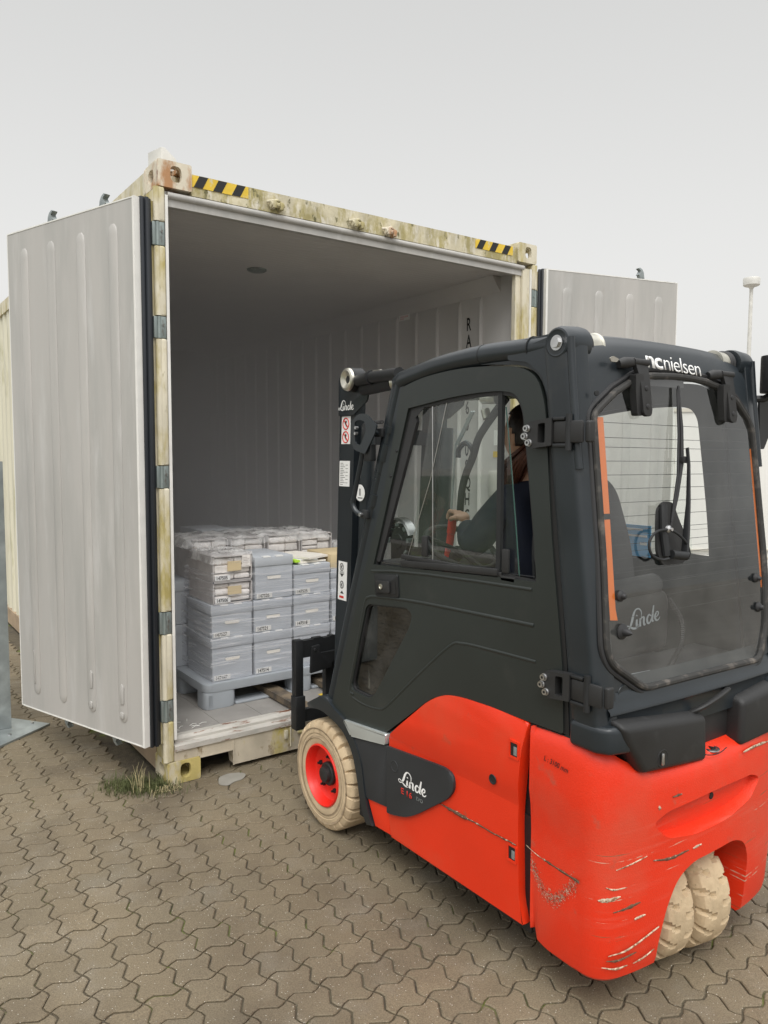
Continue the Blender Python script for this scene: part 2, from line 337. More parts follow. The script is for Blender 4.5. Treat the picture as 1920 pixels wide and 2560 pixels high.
def rnd(pts, r, n=5):
    """fillet the corners of a 2-d polygon"""
    o = []; m = len(pts)
    for i in range(m):
        p = Vector(pts[i]); a = Vector(pts[i-1])-p; b = Vector(pts[(i+1) % m])-p
        rr = r[i] if isinstance(r, (list, tuple)) else r
        d = min(rr, a.length*.48, b.length*.48)
        if d < 1e-5: o.append(tuple(p)); continue
        A = p+a.normalized()*d; B = p+b.normalized()*d
        for k in range(n+1):
            t = k/n; o.append(tuple(A*(1-t)**2+p*2*t*(1-t)+B*t*t))
    return o
def spl(pts, n=6):
    """Catmull-Rom through points"""
    P = [Vector(p) for p in pts]; P = [P[0]*2-P[1]]+P+[P[-1]*2-P[-2]]; o = []
    for i in range(1, len(P)-2):
        for k in range(n):
            t = k/n; a, b, c, d = P[i-1:i+3]
            o.append(.5*((2*b)+(-a+c)*t+(2*a-5*b+4*c-d)*t*t+(-a+3*b-3*c+d)*t**3))
    o.append(P[-2]); return o
def link(o, loc, parent):
    C.objects.link(o); WL[o.name] = Vector(loc)
    if parent is not None:
        o.parent = parent; o.location = Vector(loc)-WL[parent.name]
    else: o.location = loc
    return o
def part(name, mb, m, parent=None, smooth=True, label=None, angle=35):
    bm = mb.bm; bmesh.ops.recalc_face_normals(bm, faces=bm.faces)
    lo = [min(v.co[i] for v in bm.verts) for i in range(3)]; hi = [max(v.co[i] for v in bm.verts) for i in range(3)]
    c = Vector([(lo[i]+hi[i])/2 for i in range(3)])
    for v in bm.verts: v.co -= c
    if smooth:
        for f in bm.faces: f.smooth = True
        for e_ in bm.edges:
            if len(e_.link_faces) == 2 and e_.calc_face_angle(0) > rad(angle): e_.smooth = False
    me = bpy.data.meshes.new(name); bm.to_mesh(me); bm.free()
    me.materials.append(MT[m] if isinstance(m, str) else m)
    o = bpy.data.objects.new(name, me); link(o, c, parent)
    if label: o['label'] = label
    return o
def thing(name, loc, label, cat, group=None):
    o = bpy.data.objects.new(name, None); o.empty_display_size = .1; link(o, loc, None)
    o['label'] = label; o['category'] = cat
    if group: o['group'] = group
    return o
def tag(o, label=None, cat=None, group=None, kind=None):
    if label: o['label'] = label
    if cat: o['category'] = cat
    if group: o['group'] = group
    if kind: o['kind'] = kind
    return o
def cut(o, mb):
    """boolean difference, applied at once; the cutter is removed"""
    bm = mb.bm; bmesh.ops.recalc_face_normals(bm, faces=bm.faces)
    for v in bm.verts: v.co -= WL[o.name]
    me = bpy.data.meshes.new('c'); bm.to_mesh(me); bm.free(); c = bpy.data.objects.new('c', me); C.objects.link(c)
    par = o.parent; mw = o.location.copy(); o.parent = None; o.location = (0, 0, 0)
    md = o.modifiers.new('b', 'BOOLEAN'); md.operation = 'DIFFERENCE'; md.object = c; md.solver = 'EXACT'
    bpy.context.view_layer.update()
    dg = bpy.context.evaluated_depsgraph_get(); new = bpy.data.meshes.new_from_object(o.evaluated_get(dg))
    o.modifiers.clear(); new.name = o.data.name; o.data = new; o.parent = par; o.location = mw
    bpy.data.objects.remove(c)
    b = bmesh.new(); b.from_mesh(new)
    for f in b.faces: f.smooth = True
    for e_ in b.edges: e_.smooth = not (len(e_.link_faces) == 2 and e_.calc_face_angle(0) > rad(30))
    b.to_mesh(new); b.free()
def text(s, size, org, xd, yd, m, parent, name, bold=0, shear=0, squash=1, ext=.0004, space=1, label=None, mirror=False, fit=None):
    cu = bpy.data.curves.new('t', 'FONT'); cu.body = s; cu.size = 1; cu.extrude = 0; cu.offset = bold; cu.shear = shear; cu.space_character = space; cu.resolution_u = 3
    to = bpy.data.objects.new('t', cu); C.objects.link(to); bpy.context.view_layer.update()
    me = bpy.data.meshes.new_from_object(to.evaluated_get(bpy.context.evaluated_depsgraph_get())); bpy.data.objects.remove(to)
    X = Vector(xd).normalized(); Y = Vector(yd).normalized(); Z = X.cross(Y)
    b = MB(); b.bm.from_mesh(me)
    if fit: w0 = min(v.co.x for v in b.bm.verts); w1 = max(v.co.x for v in b.bm.verts); squash = fit/((w1-w0)*size); 
    if fit:
        for v in b.bm.verts: v.co.x -= w0
    for v in b.bm.verts: v.co = Vector(org)+X*v.co.x*size*squash+Y*v.co.y*size+Z*ext
    r = bmesh.ops.extrude_face_region(b.bm, geom=list(b.bm.faces))
    for g in r['geom']:
        if isinstance(g, bmesh.types.BMVert): g.co += Z*.0004
    return part(name, b, m, parent, smooth=False, label=label)
def ribbon(mb, pts, wd, org, xd, yd, scale, lift=.0006, sx=1):
    """flat brush stroke with a varying width laid on a surface"""
    X = Vector(xd).normalized(); Y = Vector(yd).normalized(); Z = X.cross(Y); P = spl([Vector((*p, 0)) for p in pts], 5); n = len(P)
    W = spl([Vector((a, 0, 0)) for a in wd], 5) if isinstance(wd, (list, tuple)) else [Vector((wd, 0, 0))]*n
    rows = []
    for i, p in enumerate(P):
        d = P[min(i+1, n-1)]-P[max(i-1, 0)]; q = Vector((-d.y, d.x, 0)).normalized()*W[min(i, len(W)-1)].x/2
        rows.append([Vector(org)+X*(v.x*scale*sx)+Y*(v.y*scale)+Z*lift for v in (p-q, p+q)])
    mb.grid(rows)
def script_logo(org, xd, yd, h, parent, m='white_paint', sx=1.3):
    """the handwritten five-letter maker's word, drawn stroke by stroke, as wide as 2.15 h"""
    b = MB(); A = (b, org, xd, yd, h)
    def st(p, w_): ribbon(b, p, w_, org, xd, yd, h, sx=sx)
    st([(.98, .48), (1.0, .80), (.86, 1.0), (.66, 1.0), (.52, .80), (.40, .45), (.26, .20), (.10, .14), (0, .24), (.08, .34), (.24, .27), (.45, .12), (.66, .08), (.80, .22)], [.03, .06, .07, .09, .13, .14, .08, .05, .05, .05, .07, .10, .10, .04])
    st([(.71, .50), (.69, .30), (.71, .12), (.80, .10)], [.10, .13, .12, .04]); st([(.70, .66), (.73, .72)], [.10, .10])
    st([(.93, .50), (.91, .30), (.90, .08)], [.10, .12, .12]); st([(.92, .34), (1.03, .50), (1.14, .47), (1.13, .22), (1.16, .09), (1.25, .12)], [.03, .06, .12, .12, .10, .03])
    st([(1.60, .42), (1.46, .52), (1.34, .34), (1.38, .12), (1.52, .12), (1.62, .36)], [.05, .09, .12, .11, .08, .05]); st([(1.78, .92), (1.70, .50), (1.66, .18), (1.76, .10)], [.08, .13, .12, .04])
    st([(1.86, .26), (2.02, .34), (2.06, .48), (1.94, .52), (1.84, .32), (1.90, .12), (2.04, .10), (2.16, .22)], [.05, .07, .08, .09, .13, .10, .07, .04])
    return part('maker_logo', b, m, parent, smooth=False)

# ================================================================== THE SETTING
def ground():
    b = MB(); S_ = 60
    b.bm.faces.new([b.bm.verts.new((x, y, -.016)) for x, y in ((-S_, -S_), (S_, -S_), (S_, S_), (-S_, S_))])
    tag(part('ground', b, 'ground', smooth=False), kind='structure')
    b = MB(); b.bm.faces.new([b.bm.verts.new((x, y, -.007)) for x, y in ((-6, -4.2), (6.5, -4.2), (6.5, 9.5), (-6, 9.5))])
    tag(part('paving_joints', b, 'joint', smooth=False), kind='structure')
    # zigzag pavers laid in herringbone: unit cells of 114 mm, two to a stone
    U = .1138; ox, oy = -.791, -.905; A = .0135
    bm = bmesh.new(); col = bm.loops.layers.float_color.new('tone'); rng = random.Random(3)
    tone = {}
    def edge(p, q, nrm, inset):
        T = (0, .27, .73); am = (0, A, -A); d = q-p
        return [p+d*t+nrm*0 + Vector((-d.y, d.x)).normalized()*a for t, a in zip(T, am)]
    wob = {}
    def V(i, j):
        if (i, j) not in wob: wob[(i, j)] = Vector((ox+i*U+rng.uniform(-.0022, .0022), oy+j*U+rng.uniform(-.0022, .0022)))
        return wob[(i, j)]
    def E_(a, b_, fl):      # shared wavy edge, always computed in the same direction
        pa, pb = V(*a), V(*b_); d = pb-pa; nn = Vector((-d.y, d.x)).normalized()
        return [pa, pa+d*.15+nn*A*.72*fl, pa+d*.30+nn*A*fl, pa+d*.5, pa+d*.70-nn*A*fl, pa+d*.85-nn*A*.72*fl, pb]
    for i in range(-32, 30):
        for j in range(-24, 62):
            cx, cy = ox+(i+.5)*U, oy+(j+.5)*U
            if -.1 < cx < 2.6 and cy > .12: continue
            if cy < -3.2 or (cx > 0 and cy > 2.0): continue
            k = (i+j) % 4
            key = (i, j) if k in (0, 2) else ((i-1, j) if k == 1 else (i, j-1))
            if key not in tone:
                v = rng.uniform(.91, 1.07); h = rng.uniform(-.012, .012); tone[key] = ((v+h, v, v-h, 1), rng.uniform(-.0015, .0015), rng.uniform(-.006, .006), rng.uniform(-.006, .006))
            tn, dz, tx, ty = tone[key]
            # inset of each side: right, top, left, bottom
            J, D = .0029, .0021
            ins = [D if k == 0 else J, D if k == 2 else J, D if k == 1 else J, D if k == 3 else J]
            Bt = E_((i, j), (i+1, j), 1); Rt = E_((i+1, j), (i+1, j+1), 1); Tp = E_((i, j+1), (i+1, j+1), 1)[::-1]; Lf = E_((i, j), (i, j+1), 1)[::-1]
            lp = Bt[:-1]+Rt[:-1]+Tp[:-1]+Lf[:-1]; sid = [3]*6+[0]*6+[1]*6+[2]*6
            n = 24; c = Vector((cx, cy))
            def inset(f, extra):
                o = []
                for q in range(n):
                    p = lp[q]; a = (lp[q]-lp[q-1]); b2 = (lp[(q+1) % n]-lp[q])
                    n1 = Vector((-a.y, a.x)).normalized(); n2 = Vector((-b2.y, b2.x)).normalized()
                    d1 = ins[sid[q-1]]*f+extra*(1 if ins[sid[q-1]] > .002 else .9); d2 = ins[sid[q]]*f+extra*(1 if ins[sid[q]] > .002 else .9)
                    if sid[q] == sid[q-1]:
                        m_ = (n1+n2).normalized(); o.append(p+m_*((d1+d2)/2)/max(.6, m_.dot(n1)))
                    else: o.append(p+n1*d1+n2*d2)
                return o
            def Z(p): return dz+(p.x-cx)*tx+(p.y-cy)*ty
            r0 = [bm.verts.new((p.x, p.y, -.013)) for p in inset(1, 0)]
            r1 = [bm.verts.new((p.x, p.y, -.0025+Z(p))) for p in inset(1, 0)]
            r2_ = [bm.verts.new((p.x, p.y, Z(p))) for p in inset(1, .003)]
            fs = []
            for ra, rb in ((r0, r1), (r1, r2_)):
                for q in range(n): fs.append(bm.faces.new((ra[q], ra[(q+1) % n], rb[(q+1) % n], rb[q])))
            fs.append(bm.faces.new(r2_))
            for f in fs:
                for lo in f.loops: lo[col] = tn
    me = bpy.data.meshes.new('block_paving'); bm.to_mesh(me); bm.free(); me.materials.append(MT['paver'])
    o = bpy.data.objects.new('block_paving', me); link(o, (0, 0, 0), None); tag(o, kind='structure')
    b = MB(); b.bm.faces.new([b.bm.verts.new((x, y, -.003)) for x, y in ((-40, -30), (-6.4, -30), (-6.4, 40), (-40, 40))])
    tag(part('lawn', b, 'lawn', smooth=False), kind='structure')
ground()

# ================================================================== CONTAINER
W, H, FZ, LEN = 2.438, 2.896, .215, 6.06
CT = thing('shipping_container', (W/2, 3, 0), 'weathered cream refrigerated shipping container standing open with both end doors swung back', 'container')
def casting(x0, y0, z0, dx=.162, dy=.178, dz=.118, m='cream_rust', front=True):
    b = MB(); t = .022; x1, y1, z1 = x0+dx, y0+dy, z0+dz
    def slot(cx, cy, rx, ry): return [(cx+rx*math.copysign(abs(math.cos(a))**.7, math.cos(a)), cy+ry*math.copysign(abs(math.sin(a))**.7, math.sin(a))) for a in [2*math.pi*k/16 for k in range(16)]]
    cx, cz, cy = (x0+x1)/2+.006, (z0+z1)/2, (y0+y1)/2
    fr = rnd([(x0, z0), (x1, z0), (x1, z1), (x0, z1)], .01, 3)
    b.prism(fr, 1, y0, y0+t, holes=[slot(cx, cz+.004, .027, .036)])
    b.prism(fr, 1, y1-t, y1)
    sd_ = [(y0+t, z0+.002), (y1-t, z0+.002), (y1-t, z1-.002), (y0+t, z1-.002)]
    b.prism(sd_, 0, x0+.001, x0+t, holes=[slot(cy, cz, .035, .03)]); b.prism(sd_, 0, x1-t, x1-.001, holes=[slot(cy, cz, .035, .03)])
    b.prism([(x0+t, y0+t), (x1-t, y0+t), (x1-t, y1-t), (x0+t, y1-t)], 2, z1-t, z1-.001, holes=[slot(cx, cy, .03, .05)])
    b.box((x0+t, y0+t, z0+.001), (x1-t, y1-t, z0+t))
    return part('corner_casting', b, m, CT)
casting(0, 0, H-.118); casting(W-.162, 0, H-.118, m='cream'); casting(0, 0, 0, m='mustard', dz=.108); casting(W-.162, 0, 0, m='cream_low')
for yy in (LEN-.178,):
    for xx in (0, W-.162): casting(xx, yy, H-.118, m='cream'); casting(xx, yy, 0, m='cream_low')
# header beam with its warning stripes, rounded inner trim and lugs
b = MB(); b.prism([(.012, 2.765), (.10, 2.765), (.10, 2.855), (.04, 2.868), (.012, 2.862)], 0, .1625, W-.1625, bev=.004)
hd = part('header_beam', b, 'cream_mossy', CT)
def stripes(xa, xb):
    z0, z1 = 2.806, 2.860; b = MB(); b.box((xa, .0095, z0), (xb, .0115, z1)); s = part('warning_stripe', b, 'yellow', hd, smooth=False)
    b = MB(); n = 4 if xb-xa > .3 else 3; st = (xb-xa)/3
    for k in range(3):
        x = xa+.028+k*st; wd = st*.46; sk = st*.30
        b.prism([(x-.02, z0), (x-.02+wd, z0), (x-.02+wd+sk, z1), (x-.02+sk, z1)], 1, .0085, .0094)
    part('black_bars', b, 'ink', s, smooth=False)
stripes(.166, .45); stripes(1.925, 2.236)
b = MB(); b.tube([(.05, .02, 2.748), (W-.10, .02, 2.748)], .016, n=12); part('door_seal_trim', b, 'liner', CT)
b = MB(); b.box((.037, .022, 2.700), (W-.11, .055, 2.765)); part('inner_lintel', b, 'liner', CT, smooth=False)
for lx, lz in ((.593, 2.797), (1.071, 2.79), (1.285, 2.785)):
    b = MB(); b.tube([(lx-.035, -.012, lz), (lx+.035, -.012, lz)], .014, n=9); b.box((lx-.028, -.028, lz-.018), (lx-.008, .014, lz+.02), bev=.004); b.box((lx+.012, -.03, lz-.024), (lx+.03, .014, lz+.012), bev=.004)
    b.tube([(lx-.05, 0, lz+.012), (lx, -.02, lz+.02), (lx+.045, -.004, lz+.002)], .007, n=7)
    part('door_lug', b, 'cream_mossy' if lx < 1.2 else 'cream_rust', hd)
# posts: sleeves between the door hinges
HZ = [(2.620, 2.516), (2.200, 2.102), (1.520, 1.418), (.836, .732), (.412, .310)]
def post(left):
    X = (lambda x: x) if left else (lambda x: W-x)
    b = MB(); zs = [(H-.118, HZ[0][0])]+[(HZ[i][1], HZ[i+1][0]) for i in range(4)]+[(HZ[4][1], .108)]
    for za, zb in zs:
        xa, xb = sorted((X(.0005), X(.034))); b.box((xa, .0, zb+.001), (xb, .06, za-.001), bev=.010, seg=3)
        xa, xb = sorted((X(-.012), X(.013))); b.tube([((xa+xb)/2, .016, zb+.004), ((xa+xb)/2, .016, za-.004)], .0165, n=14)
    xa, xb = sorted((X(.001), X(.06))); b.box((xa, .062, .108), (xb, .16, H-.118))
    p_ = part('corner_post', b, 'cream', CT)
    for k, (za, zb) in enumerate(HZ):
        b = MB(); xa, xb = sorted((X(.002), X(.031))); b.box((xa, .004, zb), (xb, .03, za), bev=.003)
        xa, xb = sorted((X(-.024), X(-.002))); b.box((xa, .008, zb), (xb, .03, za), bev=.003)
        b.cyl((X(0), .010, zb), (X(0), .010, za), .010, n=12); b.cyl((X(.018), .000, (za+zb)/2+.01), (X(.018), .008, (za+zb)/2+.01), .007, n=10)
        part('hinge', b, 'hinge', p_)
    b = MB(); xa, xb = sorted((X(.0355), X(.049))); b.box((xa, .006, FZ), (xb, .05, 2.745)); part('door_jamb', b, 'white_trim', CT, smooth=False)
    if not left:
        b = MB(); b.box((W-.155, .03, FZ), (W-.112, .06, 2.72)); b.box((W-.110, .012, FZ), (W-.0505, .04, 2.745)); part('inner_jamb', b, 'cream', CT, smooth=False)
post(True); post(False)
# sill beam with fork pockets, worn lip and threshold
b = MB(); b.prism([(.1625, .104), (.335, .104), (.342, .024), (W-.342, .024), (W-.335, .104), (W-.1625, .104), (W-.1625, .159), (.1625, .159)], 1, .004, .07)
b.box((.034, .006, .109), (.1620, .07, .159)); b.box((.158, .0, .100), (.335, .0035, .106)); b.box((.333, -.001, .024), (.339, .0035, .150)); part('sill_beam', b, 'cream_low', CT, smooth=False)
b = MB(); b.tube([(.70, .0, .118), (.72, -.012, .118), (.735, 0, .118)], .012, n=8); b.cyl((.655, -.006, .05), (.655, -.006, .15), .0035, n=8); b.box((.62, -.01, .095), (.64, .005, .14), bev=.003); part('sill_lug', b, 'cream_mossy', CT)
b = MB(); b.prism([(-.004, .160), (-.004, .184), (.012, .186), (.035, .190), (.035, .160)], 0, .036, W-.036); b.prism([(.035, .16), (.035, .203), (.055, .2145), (.09, .2145), (.09, .16)], 0, .048, W-.048); part('threshold_lip', b, 'lip', CT, smooth=False)
b = MB(); b.box((.05, .09, .10), (W-.05, LEN-.1, FZ-.002))
for k in range(10):
    xx = .07+.2355*k; b.box((xx, .092, FZ-.002), (xx+.2325, 5.3, FZ))
part('container_floor', b, 'floor_alu', CT, smooth=False)
for k in range(9):      # torn shrink-wrap just inside
    a = random.uniform(0, 6); x, y = .09+random.random()*.14, .10+random.random()*.12; b = MB(); b.tube([(x, y, FZ+.003), (x+.02*math.cos(a), y+.012*math.sin(a), FZ+.008), (x+.045*math.cos(a), y+.03*math.sin(a), FZ+.003)], .0015, n=5)
    part('torn_plastic', b, 'white_trim', CT)
# inside: ribbed wall, ceiling, end wall
IX, IZ, IY = 2.36, 2.738, 5.05
def rib_profile(y): # depth of the pressed ribs
    return 0
b = MB(); b.box((IX, .05, FZ), (IX+.02, IY+.05, IZ+.02)); 
for k in range(19):
    yc = .417+.2365*k if k else .417
    if k: yc = .631+.2465*(k-1)
    if yc > IY-.1: break
    b.tube([(IX-.0005, yc, .36), (IX-.0005, yc, .40), (IX-.0005, yc, 2.60), (IX-.0005, yc, 2.636)], [.004, .022, .022, .004], n=10, flat=.55, ref=(0, 1, 0))
wallR = part('ribbed_inner_wall', b, 'liner_in', CT)
b = MB(); b.box((.04, .05, FZ), (.06, IY+.05, IZ+.02)); part('inner_wall', b, 'liner_in', CT, smooth=False)
b = MB(); b.box((.06, IY, FZ), (IX, IY+.05, IZ+.02)); b.box((.06, IY-.06, .30), (IX, IY-.001, .50)); part('inner_end_wall', b, 'liner_in', CT, smooth=False)
b = MB(); rows = []
for k in range(int((IY-.06)/.016)):
    y = .056+k*.016; rows.append([(.06, y, IZ+(.0022 if k % 3 == 0 else 0)), (IX, y, IZ+(.0022 if k % 3 == 0 else 0))])
b.grid(rows); b.box((.03, .06, IZ+.01), (W-.03, LEN-.06, IZ+.06)); part('ceiling', b, 'liner_in', CT, smooth=False)
b = MB(); b.prism([(IX-.0, 2.64), (IX-.0, IZ), (IX-.075, IZ), (IX-.03, 2.675)], 1, .24, IY-.01); part('ceiling_rail', b, 'liner_in', CT, smooth=False)
b = MB(); b.lathe((.985, 1.01, IZ-.001), (0, 0, -1), [(0, .062), (.008, .06), (.016, .045), (.018, .001)], n=32); part('ceiling_light', b, 'hinge', CT)
b = MB(); b.box((IX-.0022, 1.215, 2.60), (IX-.001, 1.352, 2.685)); lb = part('wall_notice', b, 'white_paint', CT, smooth=False)
b = MB(); b.box((IX-.003, 1.215, 2.667), (IX-.0024, 1.352, 2.685)); part('red_heading', b, 'red_print', lb, smooth=False)
for t_, zz_ in (('KEEP', 2.643), ('DOOR CLEAR', 2.622), ('OF ICE', 2.606)): text(t_, .016, (IX-.0024, 1.335, zz_), (0, -1, 0), (0, 0, 1), 'red_print', lb, 'notice_text')
for ch, z_ in zip('RAIU 60 08 QHG', [2.43, 2.315, 2.20, 2.085, 0, 1.86, 1.745, 0, 1.57, 1.455, 0, 1.34, 1.225, 1.11]):
    if ch != ' ' : text(ch, .125, (IX-.001, .570, z_), (0, -1, 0), (0, 0, 1), 'ink', CT, 'wall_letter', bold=.012, squash=.62)
b = MB(); b.box((IX-.004, .0, 1.36), (IX-.001, .0, 1.4)) if False else b.box((IX-.004, .235, 1.56), (IX-.001, .285, 1.60)); part('warning_sticker', b, 'yellow', CT, smooth=False)
b = MB(); b.box((IX-.03, .19, 1.30), (IX-.001, .30, 1.47), bev=.008); part('junction_box', b, 'lamp_white', CT)
b = MB(); b.box((IX-.004, .24, 1.64), (IX-.001, .28, 1.74)); part('wall_notice', b, 'white_paint', CT, smooth=False)
# outer skins
b = MB(); rows = []
y = .16; pr = []
while y < LEN-.18: pr += [(.012, y), (.012, y+.07), (.034, y+.10), (.034, y+.17)]; y += .2
rows = [[(x, yy, .16) for x, yy in pr], [(x, yy, H-.10) for x, yy in pr]]; b.grid(rows)
part('outer_side_wall', b, 'container_side', CT, smooth=False)
b = MB(); b.grid([[(W-x, yy, .16) for x, yy in pr], [(W-x, yy, H-.10) for x, yy in pr]]); part('outer_side_wall', b, 'container_side', CT, smooth=False)
b = MB()
for x0 in (0.002, W-.062): b.box((x0, .178, H-.115), (x0+.06, LEN-.178, H-.012)); 
part('top_rail', b, 'cream', CT, smooth=False)
b = MB()
for x0 in (.004, W-.064): b.box((x0, .178, .02), (x0+.06, LEN-.178, .158))
part('bottom_rail', b, 'base_rail', CT, smooth=False)
b = MB(); b.box((.06, .10, H-.06), (W-.06, LEN-.05, H-.03)); b.box((.05, LEN-.06, .11), (W-.05, LEN-.01, H-.12)); part('roof_and_end', b, 'cream', CT, smooth=False)
# doors
def door(hinge, far, z0, z1, nsign, keepers, name_label, ex=0):
    hv, fv = Vector(hinge), Vector(far); d = (fv-hv); Lg = d.length; d.normalize(); n = Vector((-d.y, d.x, 0))*nsign   # n: out of the lined face
    X = Matrix(((d.x, -n.x, 0, hv.x), (d.y, -n.y, 0, hv.y), (0, 0, 1, 0), (0, 0, 0, 1)))
    b = MB(); b.box((.014, .004, z0+.006), (Lg-.006, .075, z1-.006), xf=X)
    dr = part('container_door', b, 'liner', CT, smooth=False, label=name_label)
    b = MB(); t = .014
    for a, c_ in (((0, 0, z0), (t, .03, z1)), ((Lg-.006, .003, z0), (Lg, .03, z1)), ((t, .002, z0), (Lg-t, .03, z0+.006)), ((t, .002, z1-.006), (Lg-t, .03, z1))): b.box(a, c_, xf=X)
    part('edge_trim', b, 'white_trim', dr, smooth=False)
    b = MB()
    for s_ in (.16, .41, .66, .90):
        x = s_*Lg/1.06; P_ = [X @ Vector((x, .0035, z)) for z in (.300+ex, .312+ex, .340+ex, 2.570+ex, 2.600+ex, 2.615+ex)]
        b.tube(P_, [.012, .026, .034, .034, .027, .012], n=16, flat=.24, ref=tuple(n))
    part('pressed_ribs', b, 'liner', dr)
    b = MB()   # rubber gasket round the rebate
    for k, (o_, dp) in enumerate(((-.012, .038), (-.022, .058), (-.010, .078))):
        b.box((o_, dp-.008, z0-.006), (Lg+.004, dp+.008, z1+.006), bev=.004, xf=X)
    part('gasket', b, 'gasket', dr)
    b = MB(); b.box((-.004, .088, z0-.004), (Lg, .115, z1), xf=X)
    part('outer_skin', b, 'cream', dr, smooth=False)
    for x, z, sg in keepers:
        b = MB(); q = lambda u, v: (x+u, z+sg*v)
        b.prism([q(-.03, .045), q(-.012, .052), q(.008, .04), q(.02, .02), q(.018, 0), (x+.03, z-sg*.03), (x-.012, z-sg*.03), q(-.014, 0), q(-.026, .006), q(-.03, .0), q(-.012, .018), q(-.004, .032), q(-.018, .042)], 1, .09, .118, bev=.003, xf=X)
        b.cyl(X @ Vector((x+.004, .104, z-sg*.09)), X @ Vector((x+.004, .104, z-sg*.0)), .012, n=10)
        part('cam_keeper', b, 'galv', dr)
    if nsign > 0 or 1:
        b = MB()
        for s_ in (.34, .72):
            b.cyl(X @ Vector((s_*Lg, .145, z0+.05)), X @ Vector((s_*Lg, .145, z1-.05)), .015, n=12)
            for z in (z0+.3, (z0+z1)/2, z1-.3): b.box((s_*Lg-.03, .115, z-.03), (s_*Lg+.03, .165, z+.03), bev=.004, xf=X)
        part('lock_bar', b, 'galv', dr)
    return dr, X, n
dL, XL, nL = door((-.108, .0, 0), (-.455, 1.0, 0), .208, 2.712, 1, [(.36, 2.760, 1), (.80, 2.760, 1), (.36, .165, -1), (.78, .165, -1)], 'left door standing open along the container side')
dR, XR, nR = door((2.475, -.05, 0), (3.500, -.305, 0), .215, 2.752, -1, [(.82, 2.80, 1)], 'right door standing open straight out to the side', ex=.03)
for x, z, dx, dz in ((.155, .44, .012, .05), (.16, .335, .014, .016), (.40, .47, .010, .045), (.405, .34, .010, .018), (.905, .45, .006, .09)):
    b = MB(); b.prism(rnd([(x-dx, z-dz), (x+dx, z-dz*1.1), (x+dx*1.2, z+dz*.5), (x+dx*.3, z+dz), (x-dx*1.1, z+dz*.7)], .006, 3), 1, -.0085, -.004, bev=.0015, xf=XL)
    part('dented_patch', b, 'liner', dL)
# little roof box behind the front left corner
b = MB(); Xb = Matrix.Translation((.088, .15, H)) @ Matrix.Rotation(rad(-14), 4, 'Y') @ Matrix.Rotation(rad(20), 4, 'Z')
b.prism([(-.05, -.008), (.055, -.008), (.055, .05), (.0, .098), (-.02, .098)], 1, -.04, .06, bev=.004, xf=Xb)
rb = part('sensor_housing', b, 'lamp_white'); tag(rb, 'small pale tilted housing on the rusty top corner of the container', 'housing')
# light grey steel screen and its base plate at the left edge
PP = thing('steel_screen', (-.75, 1.35, 0), 'galvanised steel screen post on a square base plate at the left edge', 'screen')
b = MB(); b.box((-1.25, 1.235, .014), (-.470, 1.275, 1.53)); part('screen_panel', b, 'galv', PP, smooth=False)
b = MB(); b.prism([(-.275, 1.19), (-.463, 1.446), (-.80, 1.36), (-.75, .88), (-.571, .975)], 2, .001, .012); bp_ = part('base_plate', b, 'galv', PP, smooth=False)
b = MB()
for p_ in ((-.36, 1.25), (-.50, 1.12)): b.cyl((*p_, .012), (*p_, .020), .011, n=6)
part('bolt', b, 'steel', bp_)
# white wall far behind the forklift
WR = thing('warehouse_wall', (9.5, 3.0, 0), 'long white panelled wall far behind the forklift cab on the right', 'wall')
def wpt(px_lat, dep): return Vector((-1.216, -3.452, 0))+Vector((fw.x, fw.y, 0)).normalized()*dep+Vector((rt.x, rt.y, 0))*px_lat
a, c_ = wpt(3.3, 10.0), wpt(9.0, 10.0); dd = (c_-a); LL = dd.length; dd.normalize(); nn = Vector((-dd.y, dd.x, 0))
XW = Matrix(((dd.x, nn.x, 0, a.x), (dd.y, nn.y, 0, a.y), (0, 0, 1, 0), (0, 0, 0, 1)))
b = MB(); b.box((0, 0, .24), (LL, .12, 2.14), xf=XW); wl_ = part('wall_panel', b, 'wall_white', WR, smooth=False)
b = MB(); b.box((0, -.02, 2.142), (LL, .14, 2.19), xf=XW); part('coping', b, 'wall_base', WR, smooth=False)
b = MB(); b.box((0, -.05, 0), (LL, .1, .10), xf=XW); b.box((0, -.03, .22), (LL, .1, .2385), xf=XW); b.box((0, -.035, .33), (LL, -.001, .345), xf=XW); part('plinth', b, 'wall_base', WR, smooth=False)
b = MB(); b.box((0, -.02, .102), (LL, .1, .218), xf=XW); part('lower_board', b, 'wall_white', WR, smooth=False)
b = MB()
for k in range(1, 12): b.box((k*.5, -.002, .35), (k*.5+.006, 0, 2.14), xf=XW)
part('panel_joints', b, 'wall_base', WR, smooth=False)
# street lamp
LP = thing('street_lamp', (23.4, 10.27, 0), 'pale post lamp with a flat drum head rising behind the right container door', 'street lamp')
b = MB(); b.tube([(23.4, 10.27, 0), (23.4, 10.27, 7.10)], [.085, .055], n=16); part('pole', b, 'lamp_white', LP)
b = MB(); b.lathe((23.4, 10.27, 7.03), (0, 0, 1), [(0, .06), (.05, .09), (.09, .22), (.12, .255), (.32, .265), (.35, .25), (.37, .1), (.372, .01)], n=32); part('lamp_head', b, 'lamp_white', LP)
